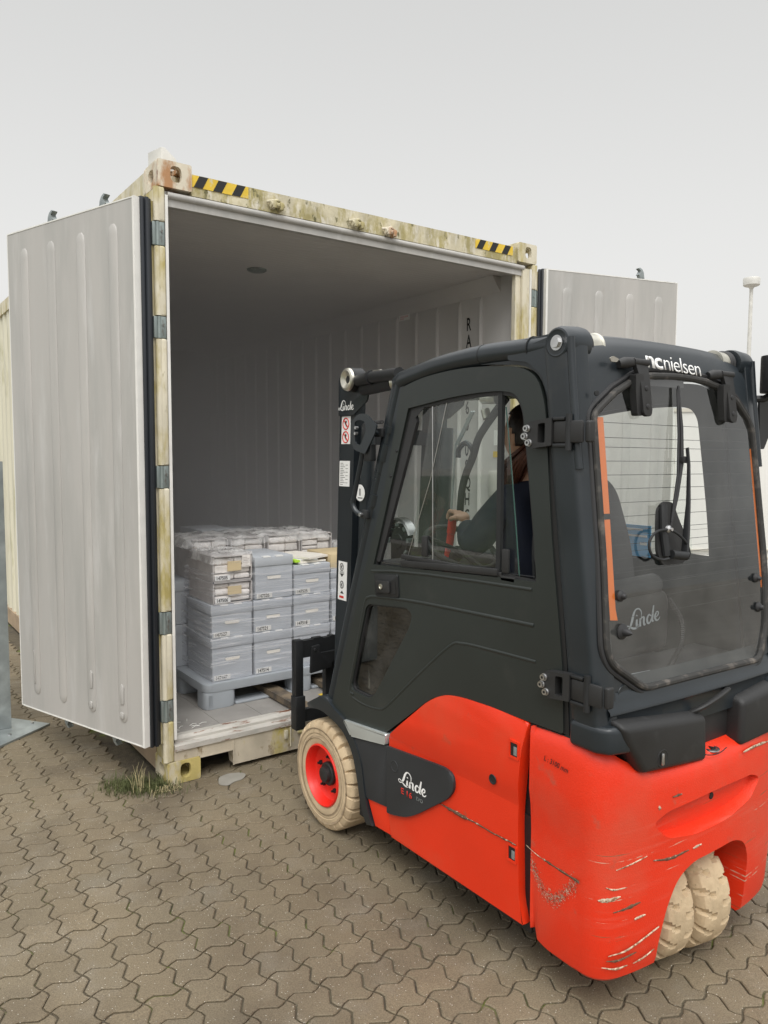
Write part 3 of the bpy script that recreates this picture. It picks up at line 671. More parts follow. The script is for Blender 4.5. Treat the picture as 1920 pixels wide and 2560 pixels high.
# repair patch and grass at the foot of the corner post
b = MB()
b.prism(rnd([(.235, -.05), (.29, -.035), (.345, -.06), (.36, -.09), (.325, -.135), (.27, -.14), (.235, -.165), (.20, -.13), (.215, -.09)], .02, 4), 2, .001, .0035); pt = part('mortar_patch', b, 'cracked', smooth=False); tag(pt, 'pale mortar patch on the paving in front of the container corner', 'patch')
bm = MB(); rg = random.Random(5)
for k in range(1500):
    u = rg.random(); x = -.22+.22*u+rg.gauss(0, .04); y = .13-.15*u+rg.gauss(0, .05)
    if x > .0 and y > -.01: continue
    h = rg.uniform(.012, .05)*(1.3 if rg.random() < .1 else 1); a = rg.uniform(0, 6.28); ln = h*rg.uniform(.3, 1.1); wv = Vector((-math.sin(a), math.cos(a), 0))*.0016
    p0 = Vector((x, y, -.006)); p1 = p0+Vector((math.cos(a)*ln*.3, math.sin(a)*ln*.3, h*.7)); p2 = p0+Vector((math.cos(a)*ln, math.sin(a)*ln, h))
    v = [bm.bm.verts.new(q) for q in (p0-wv, p0+wv, p1+wv*.8, p1-wv*.8, p2)]; bm.bm.faces.new((v[0], v[1], v[2], v[3])); bm.bm.faces.new((v[3], v[2], v[4]))
tag(part('grass_tuft', bm, 'grass', smooth=False), 'green grass tuft growing round the foot of the front left corner post', 'grass', kind='stuff')
bm = MB()
for k in range(14):
    x, y = -.135+rg.gauss(0, .014), .02+rg.gauss(0, .02); h = rg.uniform(.06, .14); a = rg.uniform(0, 6.28)
    bm.tube([(x, y, 0), (x+.01*math.cos(a), y+.01*math.sin(a), h*.6), (x+.03*math.cos(a), y+.03*math.sin(a), h)], [.0014, .001, .0004], n=4)
for k in range(34):
    x, y = -.03+rg.gauss(0, .03), -.045+rg.gauss(0, .016); h = rg.uniform(.01, .04); a = rg.uniform(-2.5, -.6); l_ = rg.uniform(.02, .06)
    bm.tube([(x, y, 0), (x+l_*.5*math.cos(a), y+l_*.5*math.sin(a), h), (x+l_*math.cos(a), y+l_*math.sin(a), h*.4)], [.0012, .001, .0004], n=4)
tag(part('dry_grass', bm, 'straw', smooth=False), 'dry straw coloured grass stalks beside the container corner post', 'grass', kind='stuff')

# ================================================================== PALLETS AND BOXES IN THE CONTAINER
def pallet(x0, x1, y0, y1, label):
    P_ = thing('plastic_pallet', ((x0+x1)/2, (y0+y1)/2, FZ), label, 'pallet')
    b = MB(); b.prism(rnd([(x0, y0), (x1, y0), (x1, y1), (x0, y1)], .05, 5), 2, FZ+.092, FZ+.138, bev=.006); part('deck', b, 'pallet_grey', P_)
    lx = [(x0, x0+.182), (x0+.53, x0+.66), (x1-.182, x1)]; ly = [(y0, y0+.13), ((y0+y1)/2-.06, (y0+y1)/2+.06), (y1-.13, y1)]
    for a in lx:
        for c in ly:
            b = MB(); b.prism(rnd([(a[0]+.002, c[0]+.002), (a[1], c[0]+.002), (a[1], c[1]), (a[0]+.002, c[1])], .035, 4), 2, FZ+.001, FZ+.091, bev=.004); lg = part('leg', b, 'pallet_grey', P_)
            if c[0] == y0 and a[0] == x0:
                b = MB()
                for k in range(9): b.box((a[0]+.026, y0-.001, FZ+.020+k*.007), (a[0]+.046, y0+.004, FZ+.0225+k*.007))
                part('moulded_ridges', b, 'pallet_grey', lg)
    for c in ly:
        b = MB(); b.box((x0+.183, c[0]+.01, FZ+.001), (x0+.529, c[1]-.02, FZ+.014), bev=.004); b.box((x0+.661, c[0]+.01, FZ+.001), (x1-.183, c[1]-.02, FZ+.014), bev=.004); part('runner', b, 'pallet_grey', P_)
pallet(.312, 1.512, .306, 1.106, 'grey plastic pallet on feet carrying the wrapped archive boxes at the container mouth')
pallet(.34, 1.54, 1.16, 1.96, 'grey plastic pallet standing behind the loaded front pallet deep inside the container')
rb = random.Random(11)
def archive(x0, z0, h, y0, num, label, lid=.055, w_=.240, dp=.355, handle=True):
    t = thing('archive_box', (x0+w_/2, y0+dp/2, z0), label, 'box', 'grey archive boxes stacked on the pallet')
    b = MB(); b.box((x0+.004, y0+.004, z0+.001), (x0+w_-.004, y0+dp-.004, z0+h-.006)); bd = part('box_body', b, 'box_grey', t, smooth=False)
    b = MB(); b.box((x0, y0, z0+h-lid), (x0+w_, y0+dp, z0+h-.002), bev=.0025); ld = part('lid', b, 'box_grey', t)
    if handle:
        cx, cz = x0+w_*.5, z0+(h-lid)*.66
        b = MB(); b.prism(rnd([(cx-.042, cz-.0115), (cx+.042, cz-.0115), (cx+.042, cz+.0115), (cx-.042, cz+.0115)], .011, 4), 1, y0+.0005, y0+.0035); part('handle_hole', b, 'paper', bd, smooth=False)
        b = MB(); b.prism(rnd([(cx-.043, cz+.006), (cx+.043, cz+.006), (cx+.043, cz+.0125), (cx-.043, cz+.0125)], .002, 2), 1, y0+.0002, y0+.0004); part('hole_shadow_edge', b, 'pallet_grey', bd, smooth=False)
        for q in (.22, .55):
            b = MB(); b.box((x0+w_*q, y0-.0012, z0+h-.007), (x0+w_*q+.045, y0+.03, z0+h-.0005)); part('tape_piece', b, 'white_paint', ld, smooth=False)
    if num:
        b = MB(); b.box((x0+.012, y0+.001, z0+.006), (x0+.106, y0+.0035, z0+.032)); nl = part('number_label', b, 'white_trim', bd, smooth=False)
        text(num, .027, (x0+.019, y0+.0009, z0+.0105), (1, 0, 0), (0, 0, 1), 'ink', nl, 'printed_number', bold=.012, squash=.86)
    return t
def crate(x0, z0, h, y0, num, label, w_=.228, dp=.34, cards=False, seed=0):
    r = random.Random(seed)
    t = thing('clear_crate', (x0+w_/2, y0+dp/2, z0), label, 'crate', 'clear crates filled with wrapped paper bundles')
    # rows of paper-wrapped bundles
    cols = [r.uniform(.40, .58)]; xs = [x0+.010, x0+.010+(w_-.02)*cols[0], x0+w_-.008]
    for a, c in zip(xs[:-1], xs[1:]):
        n = r.choice((3, 4)) if h > .12 else 3; z = z0+.006
        hh = [r.uniform(.7, 1.2) for _ in range(n)]; s_ = (h-.016)/sum(hh)
        for q in hh:
            b = MB(); b.box((a+.002, y0+.010+r.uniform(0, .008), z+.001), (c-.002, y0+dp-.02, z+q*s_-.0035), bev=min(.008, q*s_*.3), seg=2)
            for v in b.bm.verts: v.co += Vector((r.uniform(-.002, .002), r.uniform(-.004, .002), r.uniform(-.0015, .0015)))
            part('paper_bundle', b, 'bundle' if r.random() > .06 else 'bundle_dark', t, angle=70); z += q*s_
    b = MB()
    for a, c in (((x0, y0, z0+.001), (x0+.006, y0+.006, z0+h)), ((x0+w_-.006, y0, z0+.001), (x0+w_, y0+.006, z0+h)), ((x0, y0, z0+h-.006), (x0+w_, y0+dp, z0+h)), ((x0, y0, z0+.001), (x0+w_, y0+.006, z0+.006))): b.box(a, c)
    b.box((x0, y0+.006, z0+.001), (x0+.003, y0+dp, z0+h-.006)); b.box((x0+w_-.003, y0+.006, z0+.001), (x0+w_, y0+dp, z0+h-.006))
    part('crate_shell', b, 'crate_shell', t, smooth=False, label='thin grey shell with an open front')
    if cards:
        b = MB(); b.box((x0+.082, y0-.004, z0+h*.40), (x0+.162, y0-.002, z0+h*.78)); part('tan_card', b, 'card_tan', t, smooth=False)
    if cards == 2:
        b = MB(); b.box((x0+.168, y0-.003, z0+h*.52), (x0+.218, y0-.001, z0+h*.98)); cdd = part('printed_sheet', b, 'bundle', t, smooth=False)
        b = MB()
        for k in range(6): b.box((x0+.173, y0-.004, z0+h*(.56+.065*k)), (x0+.173+.038-.012*(k % 2), y0-.0035, z0+h*(.56+.065*k)+.0012))
        part('print_lines', b, 'bundle_dark', cdd, smooth=False)
    if num:
        b = MB(); b.box((x0+.010, y0-.003, z0+.008), (x0+.098, y0-.0008, z0+.034)); nl = part('number_label', b, 'white_paint', t, smooth=False)
        text(num, .026, (x0+.016, y0-.0031, z0+.0125), (1, 0, 0), (0, 0, 1), 'ink', nl, 'printed_number', bold=.02, squash=.86)
    return t
ZD = FZ+.139
YF = .332
archive(.366, ZD, .236, YF, '147447', 'grey lidded box marked 147447 at the bottom left front of the stack')
archive(.614, ZD, .236, YF, '147514', 'grey lidded box marked 147514 in the bottom row beside the left one')
archive(.864, ZD, .236, YF, '', 'grey lidded box low in the stack directly behind the fork carriage')
archive(1.114, ZD, .236, YF, '', 'grey lidded box at the bottom right hidden behind the mast')
z2 = ZD+.236
archive(.366, z2, .180, YF, '147527', 'grey lidded box marked 147527 in the middle row at the left')
archive(.614, z2, .182, YF, '147521', 'grey lidded box marked 147521 in the middle row')
archive(.864, z2, .184, YF, '147518', 'grey lidded box marked 147518 just above the fork carriage')
archive(1.117, z2, .186, YF, '147519', 'grey lidded box cut off by the mast in the middle row')
z3 = z2+.184
crate(.380, z3-.002, .120, YF+.004, '147506', 'clear crate marked 147506 with a tan card, resting on grey boxes', cards=1, seed=1)
crate(.380, z3+.119, .138, YF+.004, '147505', 'clear crate marked 147505 with a tan card and printed sheet, upper of two', cards=2, seed=2)
archive(.622, z3, .238, YF, '147526', 'tall grey lidded box marked 147526 beside the two clear crates', w_=.238)
archive(.866, z3, .174, YF, '147525', 'grey lidded box marked 147525 with loose papers on its lid')
archive(1.118, z3-.02, .150, YF+.01, '', 'grey lidded box in the top row cut off by the mast')
b = MB(); b.box((1.122, YF+.02, z3+.131), (1.34, YF+.3, z3+.215), bev=.004); tag(part('document_carton', b, 'card_tan'), 'tan carton on the grey box nearest the mast', 'carton')
pz = z3+.176
for k, (x, y, a, m_) in enumerate(((.985, .50, .12, 'paper'), (.97, .52, -.2, 'white_paint'), (1.01, .49, .35, 'paper'))):
    b = MB(); X = Matrix.Translation((x, y, pz+k*.012)) @ Matrix.Rotation(a, 4, 'Z'); b.box((-.10, -.14, 0), (.10, .14, .010), xf=X)
    tag(part('loose_papers', b, m_, smooth=False), ['lowest white paper stack on the lid of box 147525', 'middle white paper stack on the lid of box 147525', 'topmost white paper stack on the lid of box 147525'][k], 'papers')
b = MB(); b.box((.872, YF-.001, pz+.012), (.905, YF+.14, pz+.024)); tag(part('lime_folder', b, 'lime', smooth=False), 'bright lime folder on the lid of box 147525', 'folder')
# second row, deeper
yb = .735
for i, x in enumerate((.315, .60, .85, 1.10)):
    archive(x, ZD, .245, yb, '', ['grey box behind the front stack at the far left, bottom', 'grey box in the hidden second row, second from left, bottom', 'grey box in the hidden second row, third from left, bottom', 'grey box in the hidden second row at the right, bottom'][i], handle=False)
    archive(x, ZD+.246, .245 if i == 0 else .22, yb-.001, '', ['grey box behind the front stack at the far left, upper', 'grey box in the hidden second row, second from left, upper', 'grey box in the hidden second row, third from left, upper', 'grey box in the hidden second row at the right, upper'][i], handle=False)
for i, (x, z, h) in enumerate(((.425, .845, .232), (.668, .93, .146), (.912, .925, .154), (1.146, .925, .148))):
    crate(x, z, h, yb+.01, '', ['clear crate with torn white bundles, leftmost of the back row', 'clear crate with thick white bundles, second in the back row', 'clear crate with thin stacked bundles, third in the back row', 'clear crate with even white bundles, rightmost of the back row'][i], w_=.226, seed=20+i)
# stretch film over the load
def film(x0, x1, y0, y1, prof, name_label):
    b = MB(); r = random.Random(4); N_ = 44
    per = []
    for (ax, ay), (bx, by) in (((x0, y0), (x1, y0)), ((x1, y0), (x1, y1)), ((x1, y1), (x0, y1)), ((x0, y1), (x0, y0))):
        for k in range(N_): t = k/N_; per.append((ax+(bx-ax)*t, ay+(by-ay)*t))
    rows = []
    for z, o_ in prof:
        row = []
        for k, (x, y) in enumerate(per):
            cx, cy = (x0+x1)/2, (y0+y1)/2; wv = math.sin(k*.9+z*9)*.002+r.uniform(-.0015, .0015)
            fx = (1 if x > cx else -1)*o_*(abs(x-cx)/(x1-x0)*2)**6; fy = (1 if y > cy else -1)*o_*(abs(y-cy)/(y1-y0)*2)**6
            row.append((x+fx+wv*.4, y+fy+wv, z+r.uniform(-.003, .003)))
        rows.append(row)
    b.grid(rows, closed=True)
    o = part('stretch_film', b, 'stretch_film', angle=80); tag(o, name_label, 'plastic wrap'); return o
film(.352, 1.372, YF-.014, 1.10, [(ZD-.035, .0), (ZD+.02, -.004), (ZD+.12, -.002), (ZD+.2, -.003), (ZD+.28, .0), (ZD+.36, -.002), (ZD+.42, -.002)], 'transparent stretch film wound round the two lower rows of grey boxes')
film(.366, 1.362, YF-.010, .712, [(z3-.008, .004), (z3+.06, .0), (z3+.12, -.001), (z3+.172, .0)], 'streaky stretch film round the upper row of boxes and clear crates')
def crumple(cx, cy, z, sx, sy, amp, label, seed):
    r = random.Random(seed); rows = []
    for j in range(18):
        rows.append([(cx+sx*(i/29-.5)+r.uniform(-.004, .004), cy+sy*(j/17-.5), z+r.uniform(-amp, amp)+(-.05 if i in (0, 29) or j in (0, 17) else 0)) for i in range(30)])
    b = MB(); b.grid(rows); o = part('crumpled_film', b, 'clear_film', angle=20); tag(o, label, 'plastic wrap')
crumple(.495, .50, z3+.268, .25, .34, .006, 'crumpled clear film over the top of the crate marked 147505', 1)
crumple(.86, .93, 1.088, 1.0, .40, .009, 'crumpled clear film over the back row of clear crates', 2)
crumple(1.40, .86, 1.0, .10, .20, .02, 'loose crumpled film hanging at the right of the back crates', 3)
# lift the deep load out of the dark: grey boxes on the second pallet
for i, (x, z, h) in enumerate(((.36, ZD, .24), (.62, ZD, .24), (.88, ZD, .24), (1.14, ZD, .24), (.36, ZD+.241, .24), (.62, ZD+.241, .24), (.88, ZD+.241, .24), (1.14, ZD+.241, .24), (.66, ZD+.482, .25), (.92, ZD+.482, .23))):
    o = archive(x, z, h, 1.20, '', '', handle=False)
    o['label'] = 'grey lidded box on the pallet deep inside, %s' % ['bottom row at the left', 'bottom row second from left', 'bottom row third from left', 'bottom row at the right', 'second row at the left', 'second row second from left', 'second row third from left', 'second row at the right', 'left of the two on top', 'right of the two on top'][i]
b = MB(); b.box((.95, .15, FZ+.0008), (1.0, .21, FZ+.003)); tag(part('yellow_tape', b, 'yellow', smooth=False), 'short piece of yellow tape on the container floor behind the fork carriage', 'tape')

# ================================================================== FORKLIFT
CX = .86
def mx_(x): return 2*CX-x
def yr(z): return -2.12+(z-1.3)*.13         # lean of the rear window plane
FK = thing('forklift', (CX, -1.4, 0), 'red and charcoal electric forklift with a glazed cab reaching into the open container', 'forklift')
# ---- chassis and side panels
b = MB(); b.box((.425, -1.93, .14), (1.295, -1.0, .50)); b.box((.44, -2.0, .50), (1.28, -1.0, .56)); b.box((.43, -1.945, .15), (.44, -1.2, .78)); b.box((mx_(.44), -1.945, .15), (mx_(.43), -1.2, .78)); b.box((.46, -1.05, .12), (1.26, -.70, .40)); part('chassis', b, 'black', FK, smooth=False)
def side_panel(name, poly, m, x=.385, th=.04, bev=.007, relief=True, both=True):
    res = None
    for k in ((0, 1) if both else (0,)):
        b = MB(); b.prism(poly, 0, x, x+th, bev=bev, seg=3)
        if relief:
            for z in (.60, .565, .53):
                g = b.bm.verts[:]+b.bm.edges[:]+b.bm.faces[:]; bmesh.ops.bisect_plane(b.bm, geom=g, plane_co=(0, 0, z), plane_no=(0, 0, 1))
            for v in b.bm.verts:
                if v.co.x < x+th*.6: v.co.x += .012*min(1, max(0, (.60-v.co.z)/.07)) + (.010*max(0, (v.co.z-.735)/.05) if v.co.z > .735 else 0)
        if k:
            for v in b.bm.verts: v.co.x = mx_(v.co.x)
        o = part(name, b, m, FK, angle=50)
        if not k: res = o
    return res
red_poly = rnd([(-1.237, .252), (-1.237, .545), (-1.377, .659), (-1.478, .742), (-1.545, .779), (-1.63, .793), (-1.776, .799), (-1.930, .795), (-1.911, .69), (-1.893, .50), (-1.903, .24), (-1.925, .172), (-1.249, .163)], [.0, .01, .03, .05, .05, .05, .03, .012, .03, .05, .03, .004, .004])
bp = side_panel('battery_panel', red_poly, 'red')
side_panel('front_skirt', [(-1.098, .251), (-1.231, .268), (-1.243, .166), (-1.147, .160)], 'red', x=.398, relief=False, bev=.003)
side_panel('front_side_panel', rnd([(-1.000, .462), (-1.231, .503), (-1.231, .2695), (-1.180, .2635), (-1.096, .2535), (-1.065, .38)], .006), 'chassis_grey', x=.392, relief=False, bev=.004)
side_panel('silver_trim', rnd([(-.934, .517), (-1.228, .547), (-1.224, .505), (-.990, .466)], .006), 'silver', x=.387, relief=False, bev=.008)
bd = side_panel('badge_panel', rnd([(-1.238, .505), (-1.565, .537), (-1.607, .525), (-1.614, .478), (-1.583, .436), (-1.410, .312), (-1.352, .280), (-1.273, .258), (-1.238, .253)], [.003, .04, .02, .04, .03, .05, .04, .05, .003]), 'chassis_grey', x=.386, th=.025, relief=False, bev=.006)
script_logo((.3855, -1.312, .392), (0, -1.45, .02), (0, 0, 1), .056, bd, sx=1.32)
text('E 16', .030, (.3855, -1.325, .362), (0, -1, 0), (0, 0, 1), 'red_print', bd, 'model_lettering', bold=.015, squash=1.25)
text('EVO', .018, (.3855, -1.415, .370), (0, -1, 0), (0, 0, 1), 'galv', bd, 'model_lettering', squash=1.1)
b = MB(); b.lathe((.3857, -1.285, .446), (-1, 0, 0), [(0, .022), (.0012, .021), (.0012, .018), (.0003, .017)], n=24); part('round_plug', b, 'chassis_grey', bd)
# scrape along the panel
b = MB(); r = random.Random(2); pts = []
for k in range(28):
    t = k/27; pts.append((.3965-.0012, -1.475-t*.415, .397+.010*t+r.uniform(-.0015, .0015)))
b.tube(pts, [.0012 if k in (0, 27) else (.0055 if 6 < k < 13 else .0022)*r.uniform(.5, 1.2) for k in range(28)], n=6, flat=1)
part('paint_scrape', b, 'chip_dark', bp)
for y0, z0 in ((-1.885, .703), (-1.872, .374)):
    xs = .385 if z0 > .5 else .397
    b = MB(); b.prism(rnd([(y0-.021, z0-.028), (y0+.021, z0-.028), (y0+.021, z0+.028), (y0-.021, z0+.028)], .005, 3), 0, xs-.003, xs+.004, holes=[rnd([(y0-.015, z0-.021), (y0+.015, z0-.021), (y0+.015, z0+.021), (y0-.015, z0+.021)], .003, 3)])
    cl = part('clasp', b, 'red', bp)
    b = MB(); b.box((xs-.0006, y0-.014, z0-.020), (xs+.002, y0+.014, z0+.020)); part('clasp_recess', b, 'ink', cl, smooth=False)
    b = MB(); b.box((xs-.002, y0-.012, z0-.016), (xs-.0008, y0+.001, z0+.010), bev=.0005); part('clasp_tongue', b, 'galv', cl)
b = MB(); b.lathe((.3855, -1.795, .580), (-1, 0, 0), [(0, .016), (.0015, .015), (.0012, .011), (.0004, .010)], n=24); part('key_hole', b, 'black', bp)
# wheel arch
fo = spl([Vector((*p, 0)) for p in ((-.640, .505), (-.72, .548), (-.790, .578), (-.853, .545), (-.935, .518), (-1.003, .470), (-1.060, .386), (-1.085, .285), (-1.110, .21), (-1.140, .158))], 5)
fi = spl([Vector((*p, 0)) for p in ((-1.100, .147), (-1.062, .214), (-1.036, .306), (-1.000, .400), (-.938, .462), (-.853, .492), (-.752, .506), (-.655, .488))], 5)
for k in (0, 1):
    b = MB(); b.prism([(p.x, p.y) for p in fo]+[(p.x, p.y) for p in fi], 0, .388, .60, bev=.006)
    if k:
        for v in b.bm.verts: v.co.x = mx_(v.co.x)
    part('wheel_arch', b, 'charcoal', FK, angle=50)
# ---- wheels
def tyre_mesh(c, ax, R, wd, ri, nl, depth, chev=0):
    """solid rubber tyre with shoulder lugs; ax: unit vector from the outer face inwards"""
    b = MB(); c = Vector(c); a = Vector(ax).normalized(); up_ = Vector((0, 0, 1)); s_ = a.cross(up_).normalized(); seg = nl*8
    prof = [(.004, ri, 0), (.001, ri+.006, 0), (.0, ri+.018, 0), (-.002, ri+(R-ri)*.42, 0), (-.001, ri+(R-ri)*.46, 0), (-.003, ri+(R-ri)*.5, 0), (-.002, ri+(R-ri)*.62, .0), (-.001, ri+(R-ri)*.66, .6), (.003, R-.016, .9), (.010, R-.005, 1), (.018, R, 1)]
    m = 8; inner = [(.018+(wd-.036)*k/m, R+.002, (.8 if k < 3 or k > m-3 else .0)) for k in range(1, m)]
    prof = prof+inner+[(wd-t, r_, g) for t, r_, g in prof[::-1]]
    rows = []
    for t, r_, g in prof:
        row = []
        for k in range(seg):
            th = 2*math.pi*k/seg; side = 0 if t < wd/2 else .5; ph = (k/8.0+side+ chev*abs(t/wd-.5)) % 1
            gr = depth*g*(1 if ph < .19 else 0)
            row.append(c+a*t+(up_*math.cos(th)+s_*math.sin(th))*(r_-gr))
        rows.append(row)
    rr = b.grid(rows, closed=True)
    return b
def front_wheel(k):
    sg = 1 if not k else -1; x0 = .386 if not k else mx_(.386); c = (x0, -.768, .2285)
    t = tyre_mesh(c, (sg, 0, 0), .2275, .17, .130, 26, .018, .5)
    ty = part('tyre', t, 'tyre', FW := part('wheel', MB().lathe(c, (sg, 0, 0), [(.004, .131), (-.003, .129), (-.004, .125), (.002, .121), (.016, .117), (.036, .111), (.046, .095), (.047, .074), (.043, .070), (.043, .0001)], n=56, cap=False), 'rim_red', FK, label='front wheel with a red dished rim and cream solid tyre'), angle=25)
    b = MB(); b.lathe((c[0]-.0045*sg, c[1], c[2]), (sg, 0, 0), [(.0, .158), (.0012, .160), (.003, .166), (.0028, .196), (.0012, .199)], n=60, cap=False); part('dirty_sidewall', b, 'tyre_dirt', FW)
    b = MB(); b.lathe((c[0]+.043*sg, c[1], c[2]), (-sg, 0, 0), [(0, .050), (.014, .049), (.018, .045), (.018, .034), (.034, .032), (.036, .028), (.036, .0001)], n=36); b.box((c[0]+.02*sg-.008, c[1]-.052, c[2]-.03), (c[0]+.02*sg+.008, c[1]-.044, c[2]+.03)) if False else None
    part('hub', b, 'black_plastic', FW)
    for q in range(5):
        an = rad(200+72*q+35); y, z = c[1]+.074*math.cos(an), c[2]+.074*math.sin(an)
        b = MB(); b.cyl((c[0]+.044*sg, y, z), (c[0]+.034*sg, y, z), .010, n=6); b.cyl((c[0]+.036*sg, y, z), (c[0]+.024*sg, y, z), .005, n=10); part('wheel_nut', b, 'black', FW)
for k in (0, 1): front_wheel(k)
def rear_wheel(x0, wd, R=.19):
    th = rad(-10); ax = Vector((math.cos(th), math.sin(th), 0)); piv = Vector((.865, -2.035, R)); c = piv+ax*(x0-.865)
    W_ = part('rear_wheel', MB().lathe(c, ax, [(.01, .10), (.03, .095), (.03, .0001)], n=40, cap=False), 'rim_red', FK, label='small rear wheel with a cream solid tyre')
    part('tyre', tyre_mesh(c, ax, R, wd, .100, 19, .015, .9), 'tyre', W_, angle=25)
    b = MB(); b.lathe(c+ax*wd*.94, ax, [(0, .155), (.006, .15), (.006, .02)], n=40, cap=False); part('inner_sidewall', b, 'tyre_dirt', W_)
rear_wheel(.742, .122); rear_wheel(.892, .128)
b = MB(); b.cyl((.76, -2.05, .19), (.98, -2.02, .19), .06); b.box((.80, -2.08, .25), (.93, -1.98, .40)); part('rear_axle', b, 'black', FK)
# ---- counterweight
half = [(.388, -1.945), (.385, -1.99), (.385, -2.06), (.387, -2.105), (.396, -2.148), (.416, -2.180), (.448, -2.202), (.50, -2.217), (.58, -2.229), (.70, -2.238), (.86, -2.243)]
ztp = [.792, .793, .794, .793, .790, .782, .765, .735, .704, .694, .692]
plan = half+[(mx_(x), y) for x, y in half[-2::-1]]; zt = ztp+ztp[-2::-1]
n = len(plan); rows = []
def sub(pl, z_, m=4):
    o, oz = [], []
    for i in range(len(pl)-1):
        for k in range(m):
            t = k/m; p0, p1, p2, p3 = [Vector(pl[max(0, min(len(pl)-1, i+q))]) for q in (-1, 0, 1, 2)]
            p = .5*((2*p1)+(-p0+p2)*t+(2*p0-5*p1+4*p2-p3)*t*t+(-p0+3*p1-3*p2+p3)*t**3); o.append(tuple(p)); oz.append(z_[i]*(1-t)+z_[i+1]*t)
    return o+[pl[-1]], oz+[z_[-1]]
plan, zt = sub(plan, zt)
cy_ = -1.98
for f, ins, low in ((0, .030, 1), (.02, .016, 1), (.06, .010, 1), (.2, .004, 0), (.35, .0, 0), (.5, .0, 0), (.62, .0, 0), (.70, -.001, 0), (.80, .0, 0), (.90, .002, 0), (.95, .006, 0), (.98, .013, 0), (1.0, .026, 0)):
    row = []
    for (x, y), z1 in zip(plan, zt):
        z0_ = .122+(.040 if y > -1.96 else 0)*1+(.03*max(0, (y+2.0)/.055) if y > -2.0 else 0)*.4
        z = z0_+(z1-z0_)*f; d = Vector((x-CX, (y-cy_)*1.0)); dn = Vector((d.x/ .47, d.y/.26)); dn = dn.normalized(); 
        side = max(0, min(1, (y+2.20)/.08)); crease = .012*min(1, max(0, (.60-z)/.07))*side
        sx = -1 if x > CX else 1
        edge = 1 if y < -1.95 else .15
        row.append((x-dn.x*ins*edge+sx*crease, y-dn.y*ins*(1 if y < -1.99 else 0), z))
    rows.append(row)
b = MB(); R_ = b.grid(rows)
for i in range(len(R_)-1): b.bm.faces.new((R_[i][0], R_[i+1][0], R_[i+1][-1], R_[i][-1]))
f1 = b.bm.faces.new(R_[0][::-1]); f2 = b.bm.faces.new(R_[-1]); bmesh.ops.triangulate(b.bm, faces=[f1, f2])
CW = part('counterweight', b, 'red_worn', FK, label='red counterweight scraped round its rear corner')
b = MB(); b.prism(rnd([(.612, -.02), (.625, .20), (.655, .305), (.695, .368), (.765, .398), (.985, .398), (1.055, .368), (1.080, .30), (1.068, .15), (1.062, -.02)], [0, .1, .05, .05, .05, .05, .04, .06, .1, 0], 6), 1, -2.5, -1.975); cut(CW, b)
b = MB(); X = Matrix.Identity(4)
b.prism(rnd([(.555, .560), (.62, .590), (.86, .600), (1.10, .590), (1.165, .555), (1.10, .480), (.96, .450), (.76, .450), (.62, .480)], .03, 5), 1, -2.34, -2.205, bev=0)
for v in b.bm.verts:
    if v.co.y > -2.3: v.co.x = CX+(v.co.x-CX)*.90; v.co.z = .555+(v.co.z-.555)*.62
cut(CW, b)
b = MB(); b.lathe((.905, -2.2065, .545), (0, -1, 0), [(0, .011), (.001, .010), (.0012, .0001)], n=16); part('socket_hole', b, 'ink', CW)
# bare-metal chips with a shape of their own round the corner
rg = random.Random(9)
def cw_y(x):     # outer surface of the rear at height ~.4
    best = min(plan, key=lambda p: abs(p[0]-x) if p[1] < -2.17 else 9); return best[1]
def chip(pts, m, name='paint_chip', w0=.004):
    P = []
    for x, z in pts:
        i = min(range(len(plan)), key=lambda q: abs(plan[q][0]-x)+(0 if plan[q][1] < -2.12 else 9)); 
        j = min(i+1, len(plan)-1); a, c = plan[i], plan[j]; t = 0 if abs(c[0]-a[0]) < 1e-6 else max(-1, min(1, (x-a[0])/(c[0]-a[0])))
        P.append(Vector((x, a[1]+(c[1]-a[1])*t+.0015, z)))
    b = MB(); P2 = spl(P, 5); W_ = [w0*.8*(.15+.85*math.sin(math.pi*(k+.5)/len(P2)))*rg.uniform(.65, 1.15) for k in range(len(P2))]
    rows = []
    for k, p in enumerate(P2): rows.append([(p.x, p.y-.0012, p.z-W_[k]), (p.x, p.y-.0034, p.z-W_[k]*.3), (p.x, p.y-.0034, p.z+W_[k]*.4), (p.x, p.y-.0012, p.z+W_[k])])
    b.grid(rows); part(name, b, m, CW, smooth=False)
for pts, m, w0 in (([(.45, .335), (.50, .340), (.54, .345)], 'chip_dark', .008), ([(.455, .455), (.50, .462), (.56, .472)], 'chip_light', .004), ([(.44, .212), (.50, .218), (.60, .245), (.62, .25)], 'chip_light', .0045), ([(.435, .198), (.47, .195), (.53, .203)], 'chip_dark', .005),
                   ([(.425, .180), (.46, .172), (.50, .174)], 'chip_light', .0045), ([(.52, .173), (.56, .178), (.60, .19)], 'chip_light', .004), ([(.415, .370), (.44, .372), (.47, .378)], 'chip_light', .010), ([(.43, .408), (.45, .40), (.49, .40)], 'chip_light', .004),
                   ([(.585, .452), (.66, .438), (.74, .440)], 'chip_dark', .0075), ([(.76, .438), (.80, .440)], 'chip_light', .006), ([(.60, .60), (.61, .597)], 'chip_light', .009), ([(.66, .617), (.70, .617)], 'chip_dark', .005), ([(.52, .30), (.56, .303)], 'chip_light', .007), ([(1.02, .665), (1.10, .665), (1.2, .655)], 'chip_light', .008)):
    chip(pts, m, w0=w0)
